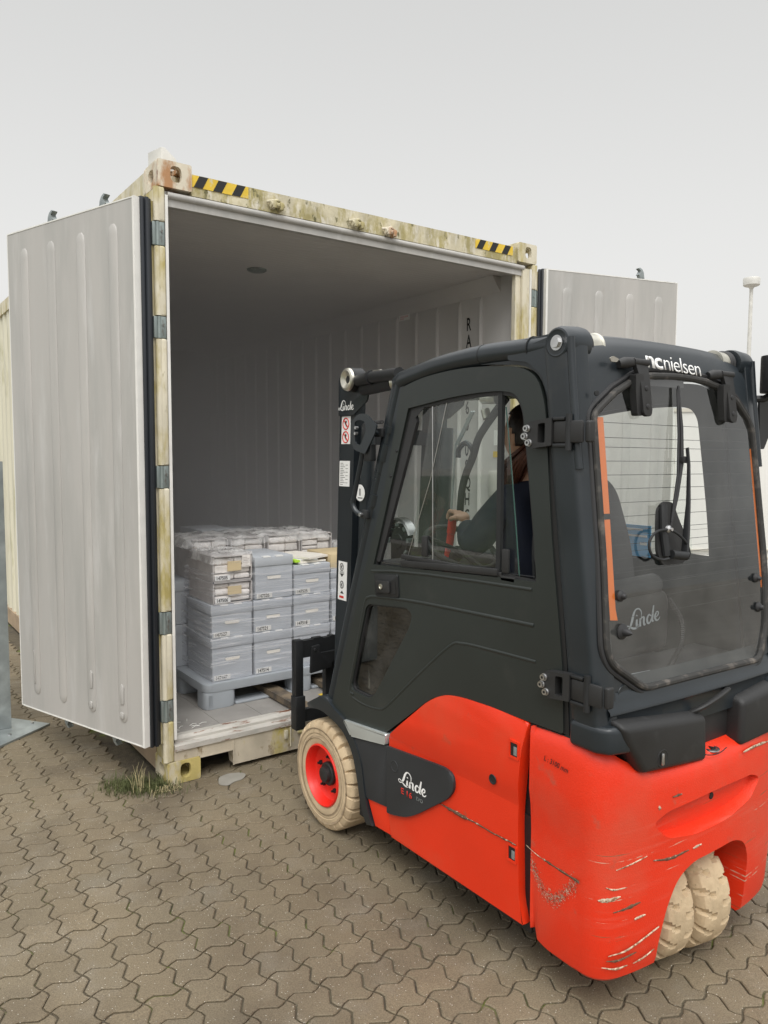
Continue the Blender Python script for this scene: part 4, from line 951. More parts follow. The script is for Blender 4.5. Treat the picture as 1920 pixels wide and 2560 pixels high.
def side_chip(pts, m, w0):
    b = MB(); P2 = spl([Vector((.3965 if z < .5 else .385, y, z)) for y, z in pts], 6); rows = []
    for k, p in enumerate(P2):
        w_ = w0*rg.uniform(.4, 1.2); rows.append([(p.x-.0005, p.y, p.z-w_), (p.x-.0018, p.y, p.z), (p.x-.0005, p.y, p.z+w_)])
    b.grid(rows); part('paint_chip', b, m, CW, smooth=False)
side_chip([(-1.93, .425), (-1.97, .415), (-2.00, .412)], 'chip_light', .0015)
side_chip([(-2.00, .412), (-2.06, .408), (-2.13, .405)], 'chip_dark', .0045)
b = MB()
for k in range(900):
    t = rg.random(); y = -1.95-.17*t; z = .385-.075*math.sin(math.pi*min(1, t*1.1))+rg.gauss(0, .013); s_ = rg.uniform(.0005, .0019); xx = .3955+.0012*0
    if y < -2.125: continue
    b.quad((xx-.0003, y-s_, z), (xx-.0003, y, z-s_*.8), (xx-.0003, y+s_, z+.0005), (xx-.0003, y, z+s_))
o = part('flaked_paint', b, 'chip_light', CW, smooth=False); o['kind'] = 'stuff'
text('L : 3100 mm', .022, (.3842, -2.002, .712), (0, -1, -.10), (0, -.10, 1), 'ink', CW, 'handwriting', squash=.8, shear=.2)
# ---- black covers on top of the counterweight
def cover(x0, x1, left):
    if left: ol = [(.428, .866), (.452, .812), (.528, .712), (.832, .680), (.822, .822)]
    else: ol = [(1.012, .680), (1.30, .690), (1.305, .850), (1.018, .826)]
    b = MB(); b.slab(ol, 1, -2.236, -2.10, .020)
    for v in b.bm.verts:
        if v.co.z > .78: v.co.z += .022*max(0, min(1, (v.co.y+2.225)/.06))
    c = part('engine_cover', b, 'black_plastic', FK, angle=50)
    xl = .605 if left else 1.195
    b = MB(); b.lathe((xl, -2.2355, .742), (0, -1, 0), [(0, .026), (.0015, .024), (.0005, .020), (.0002, .018)], n=24); rc = part('latch_recess', b, 'ink', c)
    b = MB(); b.box((xl-.012, -2.245, .726), (xl-.002, -2.2375, .760), bev=.003); part('latch', b, 'steel', rc)
    return c
cL = cover(.425, .800, True); cR = cover(.995, 1.295, False)
b = MB(); b.box((.80, -2.185, .69), (1.03, -2.11, .820), bev=.02); part('centre_cover', b, 'black_plastic', FK)
b = MB(); b.tube(spl([(.775, -2.190, .820), (.80, -2.222, .842), (.85, -2.232, .858), (.91, -2.228, .868), (.965, -2.210, .866), (.975, -2.19, .850)], 5), .011, n=10, flat=.7); part('grab_bar', b, 'black_plastic', FK)
b = MB(); b.prism([(.60, -2.175), (.73, -2.185), (.745, -2.150), (.62, -2.14)], 2, .868, .872); part('data_plate', b, 'silver', cL, smooth=False)
b = MB(); b.box((.45, -2.15, .850), (.56, -2.12, .872), bev=.004); b.box((.52, -2.165, .850), (.535, -2.12, .878), bev=.003); b.box((.545, -2.165, .850), (.56, -2.12, .878), bev=.003); part('cover_hinge', b, 'black', cL)
b = MB(); b.lathe((.895, -2.205, .693), (0, 0, 1), [(0, .026), (.004, .025), (.005, .018), (.002, .016), (.002, .0001)], n=24); fl = part('lifting_eye', b, 'steel', CW)
b = MB(); b.prism([(.885, -2.215), (.905, -2.215), (.895, -2.195)], 2, .6955, .700); part('eye_slot', b, 'ink', fl, smooth=False)
b = MB(); b.tube(spl([(.81, -2.20, .70), (.84, -2.235, .697), (.88, -2.242, .697), (.93, -2.235, .70)], 6), .0015, n=6); part('cord', b, 'black', cL)

# ---- cab: side frames, doors, roof rails, pillars
door_pts = rnd([(-.830, .552), (-.910, .517), (-1.205, .541), (-1.365, .662), (-1.470, .743), (-1.545, .778), (-1.63, .793), (-2.058, .800), (-2.051, .985), (-2.000, 1.349), (-1.978, 1.600), (-1.966, 1.725), (-1.935, 1.800), (-1.870, 1.832), (-1.694, 1.849), (-1.558, 1.849), (-1.408, 1.836), (-1.296, 1.810), (-1.200, 1.455)],
                [.01, .01, .02, .03, .05, .05, .05, .01, .1, .1, .05, .05, .05, .04, .1, .1, .1, .012, .1], 4)
win_pts = rnd([(-1.336, 1.737), (-1.559, 1.762), (-1.696, 1.769), (-1.79, 1.768), (-1.850, 1.758), (-1.882, 1.715), (-1.907, 1.549), (-1.935, 1.343), (-1.946, 1.214), (-1.78, 1.206), (-1.128, 1.166)], [.004, .1, .1, .05, .03, .03, .1, .1, .004, .05, .004], 4)
low_pts = rnd([(-1.100, 1.012), (-1.330, 1.036), (-1.366, 1.020), (-1.355, .976), (-1.135, .665), (-1.095, .645), (-.985, .648), (-.974, .676), (-1.078, .995)], [.012, .01, .02, .02, .02, .02, .02, .02, .01], 4)
def shrink(poly, d):
    c = [sum(p[i] for p in poly)/len(poly) for i in (0, 1)]; o = []; m = len(poly)
    ar = sum(poly[i][0]*poly[(i+1) % m][1]-poly[(i+1) % m][0]*poly[i][1] for i in range(m)); sg = 1 if ar > 0 else -1
    for i in range(m):
        p, a, b_ = Vector(poly[i]), Vector(poly[i-1]), Vector(poly[(i+1) % m]); e1 = (p-a); e2 = (b_-p)
        if e1.length < 1e-7 or e2.length < 1e-7: o.append(tuple(p)); continue
        n1 = Vector((-e1.y, e1.x)).normalized(); n2 = Vector((-e2.y, e2.x)).normalized(); q = (n1+n2).normalized()
        o.append(tuple(p+q*d*sg/max(.5, q.dot(n1))))
    return o
def mir(b, k):
    if k:
        for v in b.bm.verts: v.co.x = mx_(v.co.x)
    return b
for k in (0, 1):
    b = MB(); b.prism(door_pts, 0, .400, .428, holes=[win_pts, low_pts]); mir(b, k)
    D = part('cab_door', b, 'door_grey', FK, angle=40, label='left cab door with a large sliding window' if not k else 'right cab door')
    b = MB(); b.prism(shrink(win_pts, -.001), 0, .409, .424, holes=[shrink(win_pts, .012)]); b.prism([(-1.345, 1.725), (-1.36, 1.728), (-1.376, 1.69), (-1.16, 1.18), (-1.135, 1.178)], 0, .407, .420); b.prism([(-1.345, 1.728), (-1.42, 1.738), (-1.365, 1.70)], 0, .4065, .4085)
    part('window_rubber', mir(b, k), 'rubber', D, angle=40)
    b = MB(); b.sheet([(-1.355, 1.728), (-1.559, 1.755), (-1.70, 1.762), (-1.800, 1.761), (-1.812, 1.62), (-1.845, 1.40), (-1.868, 1.205), (-1.78, 1.210), (-1.14, 1.172)], 0, .4185); part('window_pane', mir(b, k), 'pane', D, smooth=False)
    if not k:
        b = MB(); b.sheet([(-1.449, 1.752), (-1.60, 1.758), (-1.776, 1.760), (-1.778, 1.212), (-1.43, 1.195), (-1.33, 1.188)], 0, .4135); part('sliding_pane', b, 'pane', D, smooth=False)
        b = MB(); b.tube([(.4115, -1.456, 1.750), (.4115, -1.464, 1.195)], .0016, n=6); b.tube([(.4115, -1.532, 1.756), (.4115, -1.45, 1.50), (.4115, -1.312, 1.19)], .0012, n=6); part('pane_line', b, 'steel', D)  # upright pane edge; the slanting wire draws a door edge reflected in the glass
        b = MB(); b.tube(spl([(.4135, -1.800, 1.72), (.4135, -1.818, 1.60), (.4135, -1.845, 1.40), (.4135, -1.868, 1.205)], 5), .002, n=6); part('pane_line', b, 'pane_edge_green' if 'pane_edge_green' in MT else mat('pane_edge_green', (.03, .085, .07), .2), D)
        b = MB(); b.box((.407, -1.790, 1.205), (.420, -1.772, 1.764)); part('window_bar', b, 'black', D, smooth=False)
        b = MB(); b.box((.403, -1.80, 1.206), (.420, -1.295, 1.222), bev=.002); b.box((.400, -1.86, 1.198), (.42, -1.80, 1.214), bev=.002)
        X = Matrix.Translation((0, -1.3, 1.185)) @ Matrix.Rotation(rad(-3.5), 4, 'X') @ Matrix.Translation((0, 1.3, -1.185)); b.box((.396, -1.79, 1.180), (.412, -1.30, 1.202), bev=.003, xf=X); b.box((.401, -1.945, 1.158), (.408, -1.13, 1.170), xf=X)
        part('window_track', b, 'black_plastic', D)
        for y in (-1.425, -1.815):
            b = MB(); b.box((.402, y-.014, 1.228 if y > -1.5 else 1.222), (.413, y+.014, 1.300 if y > -1.5 else 1.295), bev=.004); part('window_latch', b, 'black_plastic', D)
    b = MB(); b.prism(shrink(low_pts, -.001), 0, .408, .424, holes=[shrink(low_pts, .006)]); part('lower_window_rubber', mir(b, k), 'rubber', D, angle=40)
    b = MB(); b.sheet(shrink(low_pts, .003), 0, .416); part('lower_window_pane', mir(b, k), 'pane_dark', D, smooth=False)
    # pressed creases
    b = MB()
    b.tube([(.4052, y, z) for y, z in ((-1.113, 1.140), (-1.25, 1.156), (-1.45, 1.170), (-1.7, 1.181), (-1.93, 1.189))], .0075, n=16, flat=1, ref=(1, 0, 0))
    b.tube(spl([(.4052, y, z) for y, z in ((-.990, .632), (-.966, .655), (-1.02, .84), (-1.068, 1.005), (-1.100, 1.038), (-1.18, 1.050), (-1.379, 1.066), (-1.687, 1.078), (-1.94, 1.086))], 6), .0080, n=16, ref=(1, 0, 0))
    b.tube(spl([(.4055, y, z) for y, z in ((-.985, .618), (-1.07, .612), (-1.165, .622), (-1.222, .652), (-1.39, .80), (-1.565, .945), (-1.632, .969), (-1.757, .976), (-1.95, .981))], 6), .0075, n=16, ref=(1, 0, 0))
    part('pressed_crease', mir(b, k), 'door_grey', D)
    # side frame behind the door
    fr = [(-1.255, 1.862), (-1.395, 1.886), (-1.509, 1.901), (-1.615, 1.908), (-1.701, 1.912), (-1.866, 1.908), (-2.00, 1.915), (-2.042, 1.900), (-2.052, 1.80), (-2.078, 1.60), (-2.125, 1.20), (-2.163, .83), (-2.12, .775)]+[(-2.0665, .803)]
    hole = shrink(door_pts, -.006)
    b = MB(); b.prism([(-1.235, 1.84)]+fr[:-1]+[(-2.05, .775), (-1.55, .76), (-1.35, .63), (-1.2, .515), (-.91, .490), (-.78, .535)], 0, .408, .445, holes=[hole]); part('side_frame', mir(b, k), 'charcoal', FK, angle=40)
    # black strip standing for the shade in the hinge gap
    b = MB(); b.prism([(-2.03, .80), (-2.075, .80), (-2.062, 1.0), (-2.02, 1.349), (-1.995, 1.60), (-1.98, 1.60)], 0, .405, .412); part('hinge_gap_shade', mir(b, k), 'ink', FK, smooth=False)
    # tubes
    b = MB(); b.tube([(.425, -.792, .532), (.425, -.96, 1.00), (.425, -1.115, 1.42), (.425, -1.272, 1.850)], .024, n=16); b.tube([(.425, -.802, .56), (.425, -.786, .515)], [.025, .036], n=16)
    b.tube([(.425, -1.205, 1.657), (.425, -1.213, 1.68)], .0265, n=16); b.tube([(.425, -1.105, 1.385), (.425, -1.122, 1.43)], .0275, n=16); b.tube([(.425, -1.168, 1.555), (.425, -1.19, 1.615)], .028, n=16)
    part('front_pillar', mir(b, k), 'charcoal', FK)
    b = MB(); b.tube(spl([(.432, -1.235, 1.828), (.430, -1.27, 1.838), (.428, -1.395, 1.858), (.427, -1.509, 1.873), (.426, -1.701, 1.883), (.428, -1.866, 1.881), (.430, -2.00, 1.882)], 5), [.022]+[.030]*4+[.034]*26, n=18); part('roof_rail', mir(b, k), 'charcoal', FK)
    for yy in (-1.69, -1.895):
        b = MB(); b.tube([(.4265, yy, 1.8828), (.4265, yy-.003, 1.8828)], .0352, n=18); part('weld_line', mir(b, k), 'black', FK)
    # shoulder gusset and rear pillar
    b = MB(); b.prism(rnd([(-1.82, 1.872), (-2.02, 1.912), (-2.052, 1.895), (-2.062, 1.79), (-2.083, 1.60), (-2.092, 1.55), (-2.005, 1.55), (-1.990, 1.715), (-1.955, 1.800), (-1.90, 1.842), (-1.82, 1.855)], .012, 3), 0, .3965, .450, tri=True); b.tube([(.404, -2.050, 1.895), (.404, -2.060, 1.79), (.404, -2.082, 1.60), (.404, -2.09, 1.54)], .0115, n=12); part('rear_shoulder', mir(b, k), 'charcoal', FK)
    sec = rnd([(.4000, -2.028), (.3925, -2.050), (.3925, -2.118), (.425, -2.134), (.462, -2.136), (.462, -2.05), (.44, -2.028)], [.004, .01, .014, .02, .004, .004, .004], 4)
    b = MB(); R2 = b.grid([[(x, y+(z-1.3)*.13+(0.0), z) for x, y in sec] for z in (.815, 1.0, 1.3, 1.6, 1.80, 1.875)], closed=True); b.bm.faces.new(R2[0]); b.bm.faces.new(R2[-1]); part('rear_pillar', mir(b, k), 'charcoal', FK, angle=30)
    b = MB(); b.slab([(.388, -2.083), (.388, -2.175), (.41, -2.212), (.47, -2.230), (.512, -2.222), (.512, -2.10)], 2, .782, .858, .016); part('pillar_foot', mir(b, k), 'charcoal', FK)
    # roof-mount boss
    b = MB(); b.lathe((.393, -2.012, 1.883), (1, 0, 0), [(0, .030), (-.002, .036), (0, .041), (.012, .046), (.07, .050), (.09, .048)], n=36); bs = part('mount_boss', mir(b, k), 'charcoal', FK)
    b = MB(); b.lathe((.392, -2.012, 1.883), (-1, 0, 0), [(0, .021), (.002, .021), (.002, .012)], n=20, cap=False); b.cyl((.392, -2.012, 1.883), (.383, -2.012, 1.883), .0145, n=6); part('bolt', mir(b, k), 'steel', bs, angle=20)
    b = MB(); b.lathe((.482, -2.0, 1.883), (1, 0, 0), [(0, .042), (.008, .046), (.016, .042), (.024, .045), (.03, .041)], n=32); part('rubber_mount', mir(b, k), 'rubber', bs)
    b = MB(); b.lathe((.512, -2.0, 1.883), (1, 0, 0), [(0, .040), (.042, .040), (.044, .043), (.048, .043), (.049, .02)], n=32); mt_ = part('mount_sleeve', mir(b, k), 'zinc', bs)
    b = MB(); b.cyl((.561, -2.0, 1.883), (.573, -2.0, 1.883), .023, n=6); b.cyl((.57, -2.0, 1.883), (.580, -2.0, 1.883), .012, n=12); part('mount_nut', mir(b, k), 'zinc', mt_, angle=20)
# door furniture
b = MB(); b.prism(rnd([(-1.138, 1.134), (-1.284, 1.148), (-1.292, 1.066), (-1.150, 1.050)], .008, 4), 0, .3955, .401, bev=.002); hp = part('door_handle', b, 'black', D0 := bpy.data.objects['cab_door'])
b = MB(); b.prism(rnd([(-1.160, 1.112), (-1.240, 1.118), (-1.246, 1.076), (-1.168, 1.068)], .005, 3), 0, .386, .3954, bev=.002); part('handle_paddle', b, 'black_plastic', hp)
b = MB(); b.prism(rnd([(-1.246, 1.122), (-1.272, 1.124), (-1.276, 1.076), (-1.250, 1.074)], .003, 3), 0, .3945, .3953); part('handle_pocket', b, 'ink', hp, smooth=False)
b = MB(); b.lathe((.3860, -1.196, 1.094), (-1, 0, 0), [(0, .010), (.003, .010), (.003, .007), (.0015, .006), (.0015, .0001)], n=18); part('lock', b, 'zinc', hp)
for y, z in ((-1.27, 1.59), (-1.235, 1.50)):
    b = MB(); b.lathe((.4, y, z), (-1, 0, 0), [(0, .006), (.003, .005), (.0035, .001)], n=12); part('rivet', b, 'black', D0)
for zc, dy in ((1.640, 0), (.944, -.082)):
    y1, y0 = -1.907+dy, -2.135+dy; yo = dy
    b = MB(); b.prism(rnd([(-1.906+yo, zc+.008), (-1.925+yo, zc+.030), (-2.015+yo, zc+.040), (-2.015+yo, zc-.036), (-1.930+yo, zc-.046), (-1.906+yo, zc-.018)], [.015, .02, .002, .002, .02, .015], 4), 0, .374, .3995, holes=[rnd([(-1.965+yo, zc+.024), (-1.992+yo, zc+.027), (-1.992+yo, zc-.028), (-1.965+yo, zc-.030)], .006, 3)], bev=0); h_ = part('door_hinge', b, 'black_plastic', FK, angle=30)
    b = MB(); b.box((.378, -2.118+yo, zc-.030), (.391, -2.016+yo, zc+.030), bev=.006); part('hinge_leaf', b, 'black_plastic', h_)
    b = MB(); b.box((.376, -2.058+yo, zc+.031), (.392, -2.0155+yo, zc+.0405), bev=.003); b.box((.376, -2.075+yo, zc-.0415), (.392, -2.0155+yo, zc-.031), bev=.003); b.cyl((.382, -2.07+yo, zc-.050), (.382, -2.07+yo, zc+.048), .009, n=14); part('hinge_pin', b, 'black', h_)
    b = MB(); b.box((.3865, -2.136+yo, zc-.029), (.412, -2.1185+yo, zc+.029), bev=.006, seg=3); part('hinge_wrap', b, 'black_plastic', h_)
    for yy, zz_ in ((-1.926, .012), (-1.918, -.010), (-1.934, -.028)):
        b = MB(); b.cyl((.374, yy+yo, zc+zz_), (.364, yy+yo, zc+zz_), .0085, n=16); b.cyl((.374, yy+yo, zc+zz_), (.3715, yy+yo, zc+zz_), .0105, n=16); bl = part('socket_bolt', b, 'steel', h_)
        b = MB(); b.cyl((.3638, yy+yo, zc+zz_), (.3634, yy+yo, zc+zz_), .0042, n=6); part('hex_socket', b, 'ink', bl)
b = MB(); b.lathe((.505, -2.178, .925), (0, -1, 0), [(0, .030), (.002, .029), (.002, .024), (.0008, .023), (.0008, .0001)], n=28); part('round_plug', b, 'charcoal', FK)

# ---- rear header, window and lower beam
wt = [(.458, 1.686), (.489, 1.708), (.559, 1.753), (.652, 1.794), (.731, 1.810), (.851, 1.816), (.93, 1.815), (1.009, 1.810), (1.10, 1.793), (1.180, 1.755), (1.240, 1.700), (1.262, 1.660)]
wtc = spl([Vector((*p, 0)) for p in wt], 4); rows = [[], [], [], [], [], []]
for p in wtc:
    u = (p.x-CX)/.43; t_ = 1.932-.022*u*u*u*u-.01*u*u; zb_ = p.y+.004
    rows[0].append((p.x, -1.90, t_-.006)); rows[1].append((p.x, -1.975, t_)); rows[2].append((p.x, -2.02, t_-.012)); rows[3].append((p.x, -2.045, t_-.04))
    rows[4].append((p.x, yr(max(zb_, t_-.09))-.012 if zb_ < t_-.09 else yr(zb_)-.012, max(zb_+.001, t_-.085))); rows[5].append((p.x, yr(zb_)-.014, zb_))
b = MB(); b.grid(rows)
b.grid([rows[5], [(x, y+.02, z) for x, y, z in rows[5]]]); hdr = part('rear_header', b, 'charcoal', FK, angle=60)
b = MB(); b.prism([(-1.25, 1.86), (-1.395, 1.884), (-1.7, 1.905), (-1.98, 1.915), (-1.98, 1.89), (-1.7, 1.875), (-1.395, 1.852), (-1.25, 1.83)], 0, .45, 1.27); part('roof_panel', b, 'charcoal', FK, smooth=False)
# lettering, company name on the header
def hy(z): return -2.045+(z-1.885)*.35
xd = (1, -.012, -.045); yd = (0, .22, 1)
text('nc', .068, (.702, -2.0785, 1.8345), xd, yd, 'white_paint', hdr, 'company_name', bold=.028, fit=.078, space=.92)
text('nielsen', .068, (.788, -2.0795, 1.8305), xd, yd, 'white_paint', hdr, 'company_name', bold=-.006, fit=.186, space=.9)
wout = [(x, z) for x, z in wt]+[(1.268, 1.23), (1.244, 1.024), (1.187, .920), (.585, .931), (.452, 1.018), (.436, 1.062), (.452, 1.293)]
wp = rnd([wt[0]]+wt[1:]+wout[len(wt):], [.02]+[.0]*(len(wt)-1)+[.05, .03, .03, .03, .03, .03, .05], 4)
def tiltpoly(poly, z_off=0): return poly
def tprism(poly, o0, o1, holes=()):
    b = MB(); b.prism(poly, 1, o0, o1, holes=list(holes))
    for v in b.bm.verts: v.co.y += yr(v.co.z)
    return b
b = MB(); b.sheet(wp, 1, -.0165)
for v in b.bm.verts: v.co.y += yr(v.co.z)
RWn = part('rear_window', b, 'pane_rear', FK, smooth=False)
b = MB(); b.tube([(x, yr(z)-.018, z) for x, z in wp], .0105, n=10, closed=True, ref=(0, 1, 0)); part('window_seal', b, 'rubber_dusty', RWn)
b = MB(); b.tube([(x, yr(z)-.012, z) for x, z in shrink(wp, -.018)], .008, n=8, closed=True, ref=(0, 1, 0)); part('outer_seal', b, 'rubber', RWn)
low_in = lambda z: [(x, z) for x in ()]
b = tprism([(.480, 1.682), (.505, 1.682), (.500, 1.418), (.473, 1.418)], -.0140, -.0130); part('orange_strip', b, 'orange', RWn, smooth=False)
b = tprism([(.471, 1.402), (.499, 1.402), (.492, 1.16), (.497, 1.128), (.466, 1.132)], -.0140, -.0130); part('orange_strip', b, 'orange', RWn, smooth=False)
b = tprism([(1.246, 1.60), (1.256, 1.60), (1.252, 1.145), (1.243, 1.145)], -.0140, -.0130); part('orange_strip', b, 'orange', RWn, smooth=False)
for k in range(13):
    z = 1.668-k*.0415 if k < 2 else 1.60-(k-2)*.0385
    b = MB(); b.tube([(.502, yr(z)-.0125, z), (1.245 if z < 1.62 else 1.23, yr(z)-.0125, z-.004)], .0009, n=5)
    part('heating_wire', b, 'black', RWn)
for k in range(6):
    z = 1.13+.045*k; b = MB(); b.tube([(.497, yr(z)-.0125, z), (1.24, yr(z)-.0125, z-.004)], .0005, n=4); part('heating_wire', b, 'black', RWn)
b = tprism([(.58, 1.835), (.84, 1.820), (.95, 1.805), (.95, 1.775), (.84, 1.775), (.58, 1.78)], -.0140, -.0130) if False else tprism(rnd([(.68, 1.800), (.90, 1.806), (.90, 1.783), (.68, 1.780)], .006, 3), -.0140, -.0130); part('tinted_band', b, 'seat', RWn, smooth=False)
# support straps hooked over the top edge
for cx, s_ in ((.655, 1), (1.100, .95)):
    z0 = 1.838 if cx < .8 else 1.832
    b = MB(); y0 = lambda z: yr(z)-.030
    pl = rnd([(cx-.028, z0+.006), (cx+.028, z0+.006), (cx+.034, z0-.05), (cx+.034, z0-.150), (cx-.006, z0-.150), (cx-.010, z0-.05)], [.004, .004, .02, .022, .022, .02], 5)
    b.prism(pl, 1, -.014, .0, bev=.002)
    for v in b.bm.verts: v.co.y += y0(v.co.z)
    b.prism(rnd([(cx-.032, z0-.030), (cx+.005, z0-.030), (cx+.005, z0-.148), (cx-.02, z0-.148), (cx-.030, z0-.08)], .008, 3), 1, yr(z0-.08)-.040, yr(z0-.08)-.018)
    stp = part('support_strap', b, 'black_plastic', FK, angle=40)
    b = MB(); b.tube([(cx-.075, -2.072, z0-.004), (cx-.055, -2.078, z0), (cx-.02, -2.082, z0+.003)], [.012, .016, .014], n=12); b.tube([(cx-.03, -2.088, z0+.004), (cx+.034, -2.090, z0+.004)], .010, n=12); part('strap_pivot', b, 'black_plastic', stp)
    for dz in (-.070, -.122):
        b = MB(); b.lathe((cx+.014, yr(z0+dz)-.0435, z0+dz), (0, -1, 0), [(0, .0085), (.003, .0075), (.0045, .003), (.0047, .0001)], n=16); part('strap_screw', b, 'rubber', stp)
b = MB(); b.lathe((.46, yr(1.72)-.030, 1.745), (-.3, -1, 0), [(0, .008), (.003, .007), (.0035, .0001)], n=14); part('rivet', b, 'black', hdr)
b = MB(); b.prism(rnd([(.53, 1.846), (.545, 1.852), (.570, 1.845), (.560, 1.836), (.536, 1.836)], .004, 3), 1, -2.083, -2.079); part('worn_patch', b, 'cracked', hdr)
# lower beam
def beam(z, dy): return [(x, yr(z)+dy+(-.012*(1-((x-CX)/.42)**2)), z-.006*((x-CX)/.42)) for x in [.425+.87*k/20 for k in range(21)]]
b = MB(); b.grid([beam(.96, .02), beam(.935, -.006), beam(.912, -.014), beam(.893, -.016), beam(.887, -.022), beam(.878, -.022), beam(.872, -.014), beam(.845, -.010), beam(.80, -.004), beam(.79, .03)]); part('rear_beam', b, 'charcoal', FK, angle=50)
b = MB()
for p0, p1, p2 in (((.425, .945), (.43, 1.06), (.60, .925)), ((1.30, .94), (1.275, 1.06), (1.18, .915))): b.prism([p0, p1, p2], 1, -.012, .0)
for v in b.bm.verts: v.co.y += yr(v.co.z)
part('window_corner', b, 'charcoal', FK, smooth=False)
# wiper, motor box and cable
P = lambda x, z, d=.03: (x, yr(z)-d, z)
b = MB(); b.prism(rnd([(.700, 1.425), (.735, 1.445), (.775, 1.440), (.800, 1.385), (.838, 1.320), (.838, 1.285), (.80, 1.260), (.700, 1.262), (.680, 1.30), (.690, 1.38)], .015, 4), 1, -.028, -.0195)
for v in b.bm.verts: v.co.y += yr(v.co.z)
wm = part('wiper_base', b, 'black_plastic', RWn, angle=40)
b = MB(); b.tube([P(.715, 1.435, .034), P(.705, 1.36, .036), P(.71, 1.29, .036)], .012, n=10); b.cyl(P(.715, 1.295, .05), P(.765, 1.288, .062), .013, n=14); b.tube([P(.765, 1.288, .06), P(.79, 1.295, .05)], [.013, .008], n=12); part('wiper_motor', b, 'black', wm)
b = MB(); b.tube([P(.775, 1.29, .052), P(.785, 1.35, .056), P(.805, 1.44, .058), P(.826, 1.55, .056), P(.832, 1.60, .052)], [.013, .012, .008, .006, .006], n=8, flat=.5); wa = part('wiper_arm', b, 'black', RWn)
b = MB(); b.tube([P(.846, 1.785, .030), P(.838, 1.66, .034), P(.825, 1.56, .034), P(.790, 1.46, .032), P(.752, 1.37, .028)], [.004, .006, .007, .006, .004], n=6, flat=1.2); b.tube([P(.843, 1.775, .028), P(.818, 1.64, .036), P(.797, 1.52, .036), P(.755, 1.385, .030)], .0035, n=6); b.box((.815, yr(1.56)-.048, 1.555), (.84, yr(1.56)-.030, 1.575), bev=.002); part('wiper_blade', b, 'rubber', wa)
b = MB(); b.tube(spl([P(.712, 1.367, .05), P(.66, 1.362, .045), P(.63, 1.335, .04), P(.635, 1.30, .04), P(.67, 1.283, .045), P(.70, 1.284, .05)], 6), .004, n=8); b.tube(spl([P(.712, 1.367, .05), P(.745, 1.352, .055), P(.775, 1.325, .06), P(.793, 1.292, .056), P(.778, 1.282, .055)], 6), .004, n=8); part('wiper_hose', b, 'black', wm)
b = MB(); b.lathe(P(.712, 1.367, .045), (0, -1, 0), [(0, .012), (.006, .011), (.010, .006), (.016, .005), (.016, .0001)], n=16); part('hose_nozzle', b, 'steel', wm)
for x, z, r_ in ((.510, 1.194, .016), (.505, 1.098, .022), (1.205, 1.180, .015), (1.205, 1.086, .016)):
    b = MB(); b.lathe(P(x, z, .0185), (.0, -1, .0), [(0, r_), (.004, r_), (.007, r_*.8), (.010, r_*.55), (.016, r_*.5), (.0195 if r_ < .02 else .028, r_*.3), (.020 if r_ < .02 else .036, .0001)], n=24); part('window_knob', b, 'rubber', RWn)
# right rear lamp, bracket and mirror arm
b = MB(); b.tube([(1.345, -2.06, .90), (1.335, -2.03, 1.50), (1.325, -2.0, 1.78)], .017, n=12); b.tube([(1.340, -2.035, 1.55), (1.336, -2.028, 1.66)], .022, n=12); gr = part('lamp_pole', b, 'charcoal', FK)
b = MB(); Xl = Matrix.Translation((1.372, -2.13, 1.850)) @ Matrix.Rotation(rad(-28), 4, 'Z'); b.prism(rnd([(-.055, -.055), (-.065, .01), (-.055, .045), (.0, .055), (.08, .055), (.08, -.055), (0, -.065)], .012, 3), 2, -.062, .062, bev=.006, xf=Xl); lp_ = part('work_lamp', b, 'black_plastic', gr)
b = MB(); b.box((.0, -.066, -.045), (.075, -.0655, .045), xf=Xl); part('lamp_lens', b, 'lamp_white', lp_, smooth=False)
b = MB(); b.prism(rnd([(1.335, 1.765), (1.46, 1.775), (1.46, 1.73), (1.375, 1.60), (1.345, 1.60)], .006, 3), 1, -2.075, -2.068); b.tube([(1.31, -2.03, 1.77), (1.35, -2.08, 1.77), (1.37, -2.10, 1.785)], .012, n=8); part('lamp_bracket', b, 'black', gr)
# left grab handle, bracket ring
b = MB(); b.tube(spl([(.405, -1.19, 1.650), (.385, -1.150, 1.655), (.378, -1.105, 1.630), (.378, -1.068, 1.525), (.378, -1.030, 1.42), (.378, -1.022, 1.385), (.384, -1.045, 1.355), (.405, -1.085, 1.348)], 5), .0095, n=10); gh = part('grab_handle', b, 'charcoal', FK)
b = MB(); b.box((.388, -1.195, 1.640), (.41, -1.150, 1.672), bev=.004); b.box((.388, -1.10, 1.335), (.41, -1.06, 1.368), bev=.004); part('handle_clamp', b, 'black', gh)
for y, z in ((-1.160, 1.655), (-1.066, 1.350)):
    b = MB(); b.cyl((.388, y, z), (.378, y, z), .0075, n=12); part('handle_bolt', b, 'steel', gh)
b = MB(); b.prism(rnd([(-1.034, 1.700), (-1.080, 1.728), (-1.135, 1.726), (-1.178, 1.692), (-1.200, 1.684), (-1.190, 1.655), (-1.125, 1.578), (-1.050, 1.595), (-1.032, 1.625)], [.02, .03, .03, .01, .005, .005, .01, .02, .02], 5), 0, .362, .368, holes=[rnd([(-1.056, 1.697), (-1.082, 1.706), (-1.124, 1.698), (-1.132, 1.662), (-1.095, 1.610), (-1.060, 1.618)], .012, 4)]); rgb = part('light_bracket', b, 'charcoal', gh, angle=30)
b = MB(); b.box((.370, -1.125, 1.62), (.40, -1.085, 1.695), bev=.012); part('side_lamp', b, 'black', rgb)
b = MB(); b.box((.372, -1.145, 1.552), (.40, -1.10, 1.615), bev=.004); part('connector_block', b, 'black', rgb)
for y, z in ((-1.066, 1.676), (-1.063, 1.655)):
    b = MB(); b.cyl((.370, y, z), (.358, y, z), .006, n=10); part('bracket_bolt', b, 'steel', rgb)
